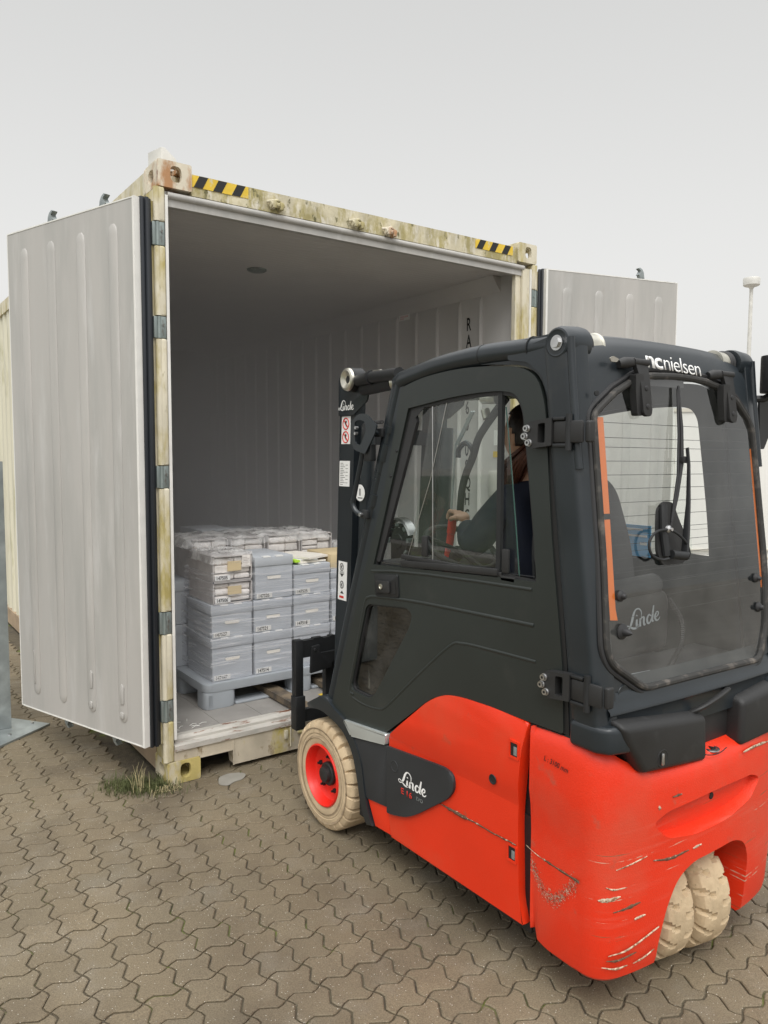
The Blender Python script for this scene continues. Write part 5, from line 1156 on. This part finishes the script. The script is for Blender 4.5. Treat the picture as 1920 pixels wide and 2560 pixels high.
b = MB(); b.tube(spl([(.385+.006*math.cos(k*1.57), -1.150-.0022*k, 1.693+.006*math.sin(k*1.57)) for k in range(26)], 2), .0015, n=5); part('coiled_cable', b, 'black', rgb)

# ---- mast, carriage and forks
MX = Matrix.Identity(4)
def my(z): return -.586+(1.91-z)*.044
def mprism(pts, x0, x1, bev=0):     # pts: (offset back from the mast's front edge, z)
    b = MB(); b.prism([(my(z)-o, z) for o, z in pts], 0, x0, x1, bev=bev); return b
MS = []
for k in (0, 1):
    b = mprism([(0, .16), (.012, .16), (.012, 1.90), (0, 1.90)], .600, .655); 
    b2 = mprism([(.013, .16), (.105, .16), (.105, 1.90), (.013, 1.90)], .600, .612); me_ = bpy.data.meshes.new('t'); b2.bm.to_mesh(me_); b2.bm.free(); b.bm.from_mesh(me_)
    b3 = mprism([(.106, .16), (.118, .16), (.118, 1.90), (.106, 1.90)], .600, .655); b3.bm.to_mesh(me_); b3.bm.free(); b.bm.from_mesh(me_)
    MS.append(part('mast_rail', mir(b, k), 'charcoal', FK, smooth=False))
    b = mprism([(.02, .3), (.10, .3), (.10, 1.87), (.02, 1.87)], .616, .665); part('inner_rail', mir(b, k), 'black', FK, smooth=False)
    b = MB(); b.tube([(.640, my(z)-.165, z) for z in (.35, 1.70)], .032, n=18); part('lift_cylinder', mir(b, k), 'charcoal', FK)
    b = MB(); b.prism(rnd([(my(1.9)-.0, 1.905), (my(1.9)-.03, 1.935), (my(1.9)-.125, 1.935), (my(1.8)-.24, 1.860), (my(1.8)-.22, 1.80), (my(1.75)-.12, 1.745), (my(1.75)-.0, 1.745)], .006, 3), 0, .590, .599, bev=.002); b.box((.60, my(1.9)-.12, 1.90), (.86, my(1.9)-.02, 1.93)); hdp = part('mast_head', mir(b, k), 'charcoal', FK)
    b = MB(); b.lathe((.545, -.707, 1.893), (1, 0, 0), [(.022, .014), (.010, .018), (.004, .030), (.0, .038), (.004, .046), (.014, .0495)], n=40, cap=False); b.lathe((.56, -.707, 1.893), (1, 0, 0), [(.0, .012), (.004, .012), (.004, .0001)], n=16, cap=False); dd_ = part('pivot_disc', mir(b, k), 'zinc', FK)
    b = MB(); b.lathe((.559, -.707, 1.893), (1, 0, 0), [(0, .050), (.06, .052), (.062, .03)], n=32); b.cyl((.60, -.707, 1.893), (.66, -.707, 1.893), .03); part('pivot_drum', mir(b, k), 'black', dd_)
    b = MB(); b.tube([(.585, -.74, 1.888), (.520, -.94, 1.882)], .025, n=16); b.tube([(.520, -.94, 1.882), (.440, -1.23, 1.868)], .0225, n=16); b.tube([(.524, -.925, 1.8825), (.518, -.945, 1.882)], .028, n=16); b.tube([(.60, -.77, 1.850), (.50, -1.12, 1.848)], .027, n=14); tc_ = part('tilt_cylinder', mir(b, k), 'black', FK)
    b = MB(); b.tube([(.512, -.965, 1.9035), (.490, -1.045, 1.900)], .006, n=8, flat=.5); b.lathe((.49, -1.13, 1.845), (.25, -1, 0), [(0, .029), (.014, .029), (.016, .02)], n=20); part('cylinder_cap', mir(b, k), 'zinc', tc_)
ml = MS[0]
script_logo((.5895, my(1.78)-.002, 1.765), (0, -1.12, 0), (0, 0, 1), .044, bpy.data.objects['mast_head'])
def mlabel(y0, y1, z0, z1):
    b = MB(); b.prism([(my(z0)-y0, z0), (my(z0)-y1, z0), (my(z1)-y1, z1), (my(z1)-y0, z1)], 0, .5985, .5998); return part('mast_label', b, 'white_paint', ml, smooth=False)
l1 = mlabel(.018, .088, 1.622, 1.742)
for zc in (1.710, 1.652):
    b = MB(); yc = my(zc)-.053; b.tube([(.5980, yc+.024*math.cos(a), zc+.024*math.sin(a)) for a in [2*math.pi*q/24 for q in range(24)]], .0026, n=5, closed=True, ref=(1, 0, 0)); b.tube([(.5980, yc+.016, zc+.016), (.5980, yc-.016, zc-.016)], .0026, n=5); part('ban_symbol', b, 'red_print', l1, smooth=False)
    b = MB(); b.tube([(.5979, yc-.004, zc+.012), (.5979, yc+.002, zc), (.5979, yc-.010, zc-.013)], [.005, .004, .003], n=6); part('ban_figure', b, 'ink', l1, smooth=False)
l2 = mlabel(.008, .090, 1.436, 1.548)
b = MB()
for q in range(13):
    z = 1.538-q*.0078; y = my(z)-.016; b.box((.5979, y-.022-.008*(q % 3), z-.0012), (.5983, y, z+.0006)); 
    if q % 2: b.box((.5979, y-.060, z-.0012), (.5983, y-.042, z+.0006))
part('printed_table', b, 'seat', l2, smooth=False)
l3 = mlabel(.018, .088, .925, 1.100)
b = MB(); z0 = 1.075; yc = my(1.0)-.050
for zc in (1.075, .995):
    b.tube([(.5980, yc+.013*math.cos(a), zc+.016*math.sin(a)) for a in [2*math.pi*q/20 for q in range(20)]], .0018, n=5, closed=True, ref=(1, 0, 0)); b.tube([(.5979, yc-.003, zc+.008), (.5979, yc+.003, zc), (.5979, yc-.003, zc-.008)], .0028, n=5)
b.prism([(yc-.014, 1.043), (yc+.014, 1.043), (yc, 1.030)], 0, .5978, .5983); b.prism([(yc-.014, .955), (yc+.014, .955), (yc, .968)], 0, .5978, .5983)
for q in range(4): b.box((.5979, yc-.018, 1.054-q*.0035), (.5983, yc+.018, 1.055-q*.0035))
part('label_pictogram', b, 'ink', l3, smooth=False)
b = MB(); b.box((.5979, yc-.014, .934), (.5983, yc+.022, .944)); part('red_print_line', b, 'red_print', l3, smooth=False)
b = MB(); b.lathe((.6065, my(1.41)-.165, 1.412), (-1, 0, 0), [(0, .036), (.001, .036), (.001, .0001)], n=32); rl = part('round_label', b, 'white_paint', bpy.data.objects['lift_cylinder'], smooth=False)
b = MB(); b.box((.6050, my(1.41)-.170, 1.40), (.6054, my(1.41)-.162, 1.43)); b.box((.6050, my(1.41)-.185, 1.388), (.6054, my(1.41)-.150, 1.392)); part('label_print', b, 'seat', rl, smooth=False)
for z in (.35, 1.0, 1.62):
    b = MB(); b.box((.66, my(z)-.06, z), (1.06, my(z)-.02, z+.07)); part('mast_cross_member', b, 'black', FK, smooth=False)
YC = -.345
b = MB(); b.box((.500, YC, .430), (.542, YC+.04, .700), bev=.003); b.box((.494, YC-.012, .270), (.546, YC+.04, .432), bev=.004); b.box((mx_(.542), YC, .270), (mx_(.500), YC+.04, .700), bev=.003)
b.prism([(.542, .612), (.542, .694), (.60, .694), (.604, .700), (.65, .700), (.654, .694), (.69, .694), (.694, .700), (.72, .700), (.724, .694), (1.178, .694), (1.178, .612)], 1, YC+.006, YC+.034); b.box((.542, YC+.006, .30), (1.178, YC+.034, .36)); cg = part('fork_carriage', b, 'black', FK, angle=30)
b = MB(); b.prism(rnd([(.575, .535), (.69, .548), (.69, .575), (.72, .58), (.72, .63), (.628, .625), (.628, .668), (.582, .664)], .004, 2), 1, YC-.012, YC+.004, bev=.002); pl_ = part('carriage_plate', b, 'black', cg)
b = MB(); b.cyl((.598, YC-.012, .648), (.598, YC-.017, .648), .0055, n=12); part('plate_bolt', b, 'steel', pl_)
for x in (.690, 1.01):
    b = MB(); b.prism([(YC+.042, .222), (.76, .228), (.76, .236), (.50, .262), (YC+.042, .262)], 0, x, x+.080, bev=.003); fk_ = part('fork', b, 'fork_steel' if 'fork_steel' in MT else mat('fork_steel', (.20, .155, .105), .7, metal=.2, var=.3, col2=[((.08, .07, .06), 9, (.5, .65))]), FK, label='brown worn steel fork tine'); b = MB(); b.box((x+.001, YC+.043, .2625), (x+.079, YC+.078, .64), bev=.003); part('fork_shank', b, 'black', fk_)
# chain pulley with a bright guard, seen through the side window
pc = (.800, -.765, 1.195)
b = MB(); b.lathe(pc, (1, 0, 0), [(-.012, .060), (-.012, .035), (-.02, .03), (-.02, .0001)], n=32, cap=False); b.cyl((.785, pc[1], pc[2]), (.83, pc[1], pc[2]), .058, n=32); b.box((.79, pc[1]-.09, .95), (.85, pc[1]+.06, 1.17)); pu = part('chain_pulley', b, 'black', FK)
for q in range(12):
    a = rad(-60+q*22); b = MB(); y, z = pc[1]-.072*math.cos(a), pc[2]+.072*math.sin(a); X = Matrix.Translation((.79, y, z)) @ Matrix.Rotation(-a+math.pi/2, 4, 'X'); b.box((-.012, -.011, -.007), (.02, .011, .007), bev=.003, xf=X); part('chain_link', b, 'hinge' if q % 2 else 'black', pu)
b = MB(); rows = []
for q in range(16):
    a = rad(20+q*8.5); rows.append([(.772, pc[1]-.094*math.cos(a), pc[2]+.094*math.sin(a)), (.776, pc[1]-.104*math.cos(a), pc[2]+.104*math.sin(a)), (.815, pc[1]-.106*math.cos(a), pc[2]+.106*math.sin(a)), (.82, pc[1]-.094*math.cos(a), pc[2]+.094*math.sin(a))])
b.grid(rows); part('pulley_guard', b, 'steel', pu)

# ---- cab interior
b = MB(); b.box((.44, -2.02, .50), (1.28, -.95, .53)); b.box((.50, -1.95, .53), (1.22, -1.35, .86), bev=.03); part('cab_floor', b, 'seat', FK)
b = MB(); b.box((.67, -1.76, .86), (1.05, -1.28, .97), bev=.035, seg=3); st_ = part('driver_seat', b, 'seat', FK)
b = MB(); X = Matrix.Translation((.86, -1.72, .96)) @ Matrix.Rotation(rad(-8), 4, 'X') ; b.prism(rnd([(-.21, 0), (.21, 0), (.20, .30), (.15, .48), (.10, .53), (-.10, .53), (-.15, .48), (-.20, .30)], .05, 5), 1, -.10, .0, bev=.03, seg=3, xf=X); part('seat_back', b, 'seat', st_)
b = MB(); b.box((.49, -2.03, .95), (.94, -1.93, 1.15), bev=.035, seg=3); b.tube([(.50, -1.985, 1.155), (.90, -1.985, 1.165)], .035, n=14); sj = part('rear_pack', b, 'black_plastic', FK)
script_logo((.700, -2.0315, 1.040), (1.0, 0, .10), (-.10, 0, 1), .062, sj, m='pallet_grey')
b = MB(); b.tube(spl([(.93, -2.02, 1.12), (.985, -2.03, 1.05), (.995, -2.03, .98), (.965, -2.03, .93), (.91, -2.04, .895)], 20), [.008+.0022*(q % 2) for q in range(81)], n=6); part('corrugated_hose', b, 'black', FK)
b = MB(); b.box((.44, -2.11, .885), (1.28, -1.90, .900)); sh = part('parcel_shelf', b, 'seat', FK, smooth=False)
for q, (x, y, a, lb) in enumerate(((.66, -2.07, .5, 'left grey paper slip on the shelf inside the rear window'), (.76, -2.055, -.1, 'right grey paper slip on the shelf inside the rear window'))):
    b = MB(); X = Matrix.Translation((x, y, .902+.003*q)) @ Matrix.Rotation(a, 4, 'Z'); b.box((-.065, -.03, 0), (.065, .03, .0015), xf=X); tag(part('paper_slip', b, 'pallet_grey', smooth=False), lb, 'paper')
b = MB(); b.box((1.17, -1.62, 1.12), (1.27, -1.10, 1.20), bev=.03, seg=3); b.box((1.05, -1.25, 1.18), (1.26, -1.18, 1.36), bev=.04, seg=3); part('armrest_console', b, 'seat', FK)
b = MB(); b.prism(rnd([(-.98, .53), (-.90, .53), (-.85, .95), (-.90, 1.14), (-1.0, 1.16), (-1.06, 1.10)], .03, 4), 0, .55, 1.17, bev=.01); db = part('dashboard', b, 'seat', FK)
b = MB(); X = Matrix.Translation((.815, -1.150, 1.205)) @ Matrix.Rotation(rad(28), 4, 'X'); b.tube([X @ Vector((.150*math.cos(a), .150*math.sin(a), 0)) for a in [2*math.pi*q/40 for q in range(40)]], .012, n=10, closed=True); 
for a in (0.6, 2.5, 4.7): b.tube([X @ Vector((0, 0, -.02)), X @ Vector((.148*math.cos(a), .148*math.sin(a), 0))], .010, n=8)
b.tube([X @ Vector((0, 0, -.02)), (.83, -.98, 1.06)], .028, n=12); part('steering_wheel', b, 'black_plastic', FK)
b = MB(); b.tube([(.800, -1.115, 1.325), (.800, -1.105, 1.26)], .018, n=12); b.tube([(.800, -1.105, 1.258), (.800, -1.085, 1.15)], .016, n=12); part('red_lever', b, 'rim_red', FK)
b = MB(); b.tube(spl([(.90, -1.31, 1.80), (.885, -1.255, 1.735), (.87, -1.19, 1.65), (.86, -1.165, 1.57), (.86, -1.125, 1.50), (.86, -1.10, 1.43), (.86, -1.09, 1.34)], 6), .020, n=10, flat=.4, ref=(1, 0, 0)); b.tube(spl([(.86, -1.165, 1.56), (.86, -1.16, 1.60), (.86, -1.12, 1.625), (.86, -1.08, 1.60), (.86, -1.075, 1.565)], 6), .011, n=8); part('hanging_strap', b, 'black', FK)
b = MB(); b.tube([(.88, -1.20, 1.80), (.88, -1.28, 1.795)], .022, n=14); b.tube([(.88, -1.21, 1.755), (.88, -1.225, 1.72)], .018, n=12); part('strap_reel', b, 'zinc', FK)
b = MB(); b.tube([(.98, -1.02, 1.76), (.98, -.92, 1.62), (.98, -.885, 1.20)], .005, n=8); b.tube([(.98, -1.035, 1.76), (.98, -.935, 1.62)], .005, n=8); part('wiper_linkage', b, 'galv', FK)
b = MB(); b.quad((.45, -1.25, 1.83), (1.27, -1.25, 1.83), (1.27, -.793, .55), (.45, -.793, .55)); part('windscreen', b, 'pane', FK, smooth=False)
b = MB(); b.box((.44, -1.27, 1.815), (1.28, -1.235, 1.845)); b.box((.44, -.82, .52), (1.28, -.77, .56)); part('windscreen_rail', b, 'charcoal', FK, smooth=False)
b = MB(); X = Matrix.Translation((1.277, -1.62, 1.185)); b.box((0, -.085, .005), (.004, .085, .125), xf=X); st2 = part('blue_sticker', b, 'blue', bpy.data.objects['cab_door.001'], smooth=False)
b = MB(); b.box((-.002, -.10, .125), (-.001, .10, .132), xf=X) if False else b.box((1.2755, -1.67, 1.290), (1.2765, -1.57, 1.298)); b.box((1.2755, -1.69, 1.265), (1.2765, -1.60, 1.273)); b.box((1.2755, -1.69, 1.235), (1.2765, -1.66, 1.245)); part('sticker_print', b, 'white_paint', st2, smooth=False)

# ================================================================== THE DRIVER
PR = thing('person', (.86, -1.52, .97), 'woman with a low ponytail and navy jacket seated at the wheel in the cab', 'person')
def skinned(nodes, edges, sub=2):
    me = bpy.data.meshes.new('s'); me.from_pydata([n_[0] for n_ in nodes], edges, []); o = bpy.data.objects.new('s', me); C.objects.link(o)
    md = o.modifiers.new('k', 'SKIN')
    for i, n_ in enumerate(nodes):
        v = me.skin_vertices[0].data[i]; r_ = n_[1]; v.radius = r_ if isinstance(r_, tuple) else (r_, r_); v.use_root = (i == 0)
    ss = o.modifiers.new('s', 'SUBSURF'); ss.levels = sub; ss.render_levels = sub
    bpy.context.view_layer.update(); m2 = bpy.data.meshes.new_from_object(o.evaluated_get(bpy.context.evaluated_depsgraph_get())); bpy.data.objects.remove(o); return m2
def merge(name, meshes, m, parent, vox=None, label=None):
    b = MB()
    for q in meshes: b.bm.from_mesh(q)
    o = part(name, b, m, parent, angle=180, label=label)
    if vox:
        md = o.modifiers.new('r', 'REMESH'); md.mode = 'VOXEL'; md.voxel_size = vox; md.use_smooth_shade = True
        sm = o.modifiers.new('m', 'SMOOTH'); sm.iterations = 3; sm.factor = .5
    return o
torso = [((.86, -1.53, .97), (.15, .12)), ((.86, -1.545, 1.14), (.125, .10)), ((.86, -1.53, 1.32), (.14, .105)), ((.86, -1.50, 1.45), (.07, .06)), ((.86, -1.475, 1.54), (.046, .046)),
         ((.715, -1.49, 1.415), .052), ((.668, -1.375, 1.235), .040), ((.765, -1.235, 1.318), .026), ((1.005, -1.49, 1.415), .052), ((1.06, -1.36, 1.22), .040), ((.99, -1.20, 1.24), .028),
         ((.76, -1.46, .93), .085), ((.735, -1.08, .96), .060), ((.74, -1.02, .60), .045), ((.96, -1.46, .93), .085), ((.985, -1.08, .96), .060), ((.98, -1.02, .60), .045)]
ed = [(0, 1), (1, 2), (2, 3), (3, 4), (2, 5), (5, 6), (6, 7), (2, 8), (8, 9), (9, 10), (0, 11), (11, 12), (12, 13), (0, 14), (14, 15), (15, 16)]
def head_mesh(cx, cy, cz):
    b = MB(); bmesh.ops.create_uvsphere(b.bm, u_segments=40, v_segments=28, radius=1)
    for v in b.bm.verts:
        x, y, z = v.co; X_ = x*.073; Y_ = y*.092; Z_ = z*.112
        if z < 0: X_ *= 1-.34*(-z)**1.5; Y_ = Y_*(1-.12*(-z))+.012*(-z)
        if y > .3:
            wn = math.exp(-(x/.16)**2); Y_ += wn*(.022*math.exp(-((z+.16)/.13)**2)+.006*math.exp(-((z-.08)/.2)**2)+.007*math.exp(-((z+.50)/.07)**2)+.008*math.exp(-((z+.82)/.12)**2))
            for s_ in (-1, 1): Y_ -= .010*math.exp(-((x-s_*.40)/.17)**2-((z-.03)/.10)**2)
        v.co = Vector((cx+X_, cy+Y_, cz+Z_))
    for s_ in (-1, 1):
        v0 = [v for v in b.bm.verts]; r_ = bmesh.ops.create_uvsphere(b.bm, u_segments=12, v_segments=8, radius=1)
        for v in r_['verts']: v.co = Vector((cx+s_*(.074+v.co.x*.008), cy-.008+v.co.y*.014, cz-.010+v.co.z*.028))
    me = bpy.data.meshes.new('h'); b.bm.to_mesh(me); b.bm.free(); return me
HC = (.86, -1.455, 1.648)
def hand(wr, kn, parts_):
    """palm from wrist to knuckles, four curled fingers and a thumb off the side"""
    ms = []; W_, K_ = Vector(wr), Vector(kn); f = (K_-W_).normalized(); side = Vector((1, .2, 0)).normalized(); side = (side-f*side.dot(f)).normalized(); dn = f.cross(side); dn = dn if dn.z < 0 else -dn
    ms.append(skinned([(tuple(W_), (.024, .018)), (tuple((W_+K_)/2), (.034, .017)), (tuple(K_), (.038, .014))], [(0, 1), (1, 2)]))
    for q, (o_, ln) in enumerate(((-.030, .030), (-.010, .034), (.010, .033), (.029, .026))):
        p0 = K_+side*o_-f*.01; p1 = K_+side*o_+f*ln*.9+dn*.006; p2 = p1+dn*ln*.9+f*.004; p3 = p2+dn*ln*.35-f*ln*.5
        ms.append(skinned([(tuple(p0), .0095), (tuple(p1), .0098), (tuple(p2), .0088), (tuple(p3), .0075)], [(0, 1), (1, 2), (2, 3)]))
    p0 = W_+f*.02-side*.022; p1 = p0-side*.020+f*.022+dn*.016; p2 = p1+f*.026+dn*.020+side*.012
    ms.append(skinned([(tuple(p0), .012), (tuple(p1), .0105), (tuple(p2), .0085)], [(0, 1), (1, 2)]))
    return ms
body = merge('body', [skinned(torso, ed), head_mesh(*HC)]+hand((.768, -1.228, 1.322), (.795, -1.160, 1.346), None)+hand((.99, -1.20, 1.24), (.97, -1.13, 1.25), None), 'skin', PR, vox=.005)
jk = [(p, ((r_[0]+.02, r_[1]+.022) if isinstance(r_, tuple) else r_+.02)) for p, r_ in torso[:4]]+[((.86, -1.49, 1.49), (.062, .058))]+[(p, (r_+.022)) for p, r_ in torso[5:7]]+[((.755, -1.25, 1.310), .040)]+[(p, r_+.022) for p, r_ in torso[8:10]]+[((1.0, -1.22, 1.24), .040)]
merge('jacket', [skinned(jk, ed[:10])], 'jacket', PR)
tr = [((.86, -1.50, .95), (.14, .11)), ((.76, -1.46, .93), .095), ((.735, -1.08, .96), .072), ((.74, -1.02, .62), .058), ((.96, -1.46, .93), .095), ((.985, -1.08, .96), .072), ((.98, -1.02, .62), .058)]
merge('trousers', [skinned(tr, [(0, 1), (1, 2), (2, 3), (0, 4), (4, 5), (5, 6)])], 'jacket', PR)
for x in (.74, .98):
    b = MB(); b.box((x-.045, -1.08, .531), (x+.045, -.86, .60), bev=.03, seg=3); part('shoe', b, 'black', PR)
# hair: cap over the skull, swept to a low ponytail over the shoulder
b = MB(); bmesh.ops.create_uvsphere(b.bm, u_segments=48, v_segments=32, radius=1)
rr_ = random.Random(3); dele = []
for v in b.bm.verts:
    x, y, z = v.co; front = y > .30 and z < .62; low = z < -.42 or (z < -.05 and y > -.05 and abs(x) > .3 and y > -.02)
    if front or low or (abs(x) > .55 and y > .02 and z < .18): dele.append(v)
    k_ = 1+.012*math.sin(math.atan2(y, x)*26+z*5)
    v.co = Vector((HC[0]+x*.083*k_, HC[1]-.008+y*.100*k_, HC[2]+.006+z*.118*k_))
bmesh.ops.delete(b.bm, geom=dele, context='VERTS'); cap = bpy.data.meshes.new('c'); b.bm.to_mesh(cap); b.bm.free()
hr = merge('hair', [cap], 'hair', PR); sol = hr.modifiers.new('s', 'SOLIDIFY'); sol.thickness = .008; sol.offset = -1
b = MB()
for q in range(64):
    a = rr_.uniform(0, 6.28); r_ = rr_.uniform(0, .034); ox_, oy_ = r_*math.cos(a), r_*math.sin(a)
    b.tube(spl([(.835+ox_*.5, -1.530+oy_*.4, 1.625+rr_.uniform(-.01, .01)), (.800+ox_, -1.515+oy_, 1.59), (.782+ox_*1.3, -1.480+oy_*1.4, 1.545), (.785+ox_*1.2, -1.455+oy_*1.4, 1.50), (.79+ox_*.7, -1.440+oy_, 1.455+rr_.uniform(-.02, .02))], 4), [.007, .007, .007, .0075, .008, .008, .008, .008, .008, .007, .007, .006, .006, .005, .004, .003, .0015], n=6)
part('ponytail', b, 'hair_brown', PR)

# ================================================================== COLD AIR IN THE CONTAINER
mm = bpy.data.materials.new('mist'); mm.use_nodes = True; t = mm.node_tree; t.nodes.clear()
o_ = t.nodes.new('ShaderNodeOutputMaterial'); pv = t.nodes.new('ShaderNodeVolumePrincipled'); pv.inputs['Color'].default_value = (.82, .82, .83, 1); pv.inputs['Density'].default_value = .38; pv.inputs['Anisotropy'].default_value = .15
t.links.new(pv.outputs[0], o_.inputs['Volume']); MT['mist'] = mm
b = MB(); b.box((.07, .62, FZ+.01), (2.35, 5.03, 2.725)); tag(part('cold_mist', b, 'mist', smooth=False), 'pale cold mist filling the depth of the open container', 'mist', kind='stuff')
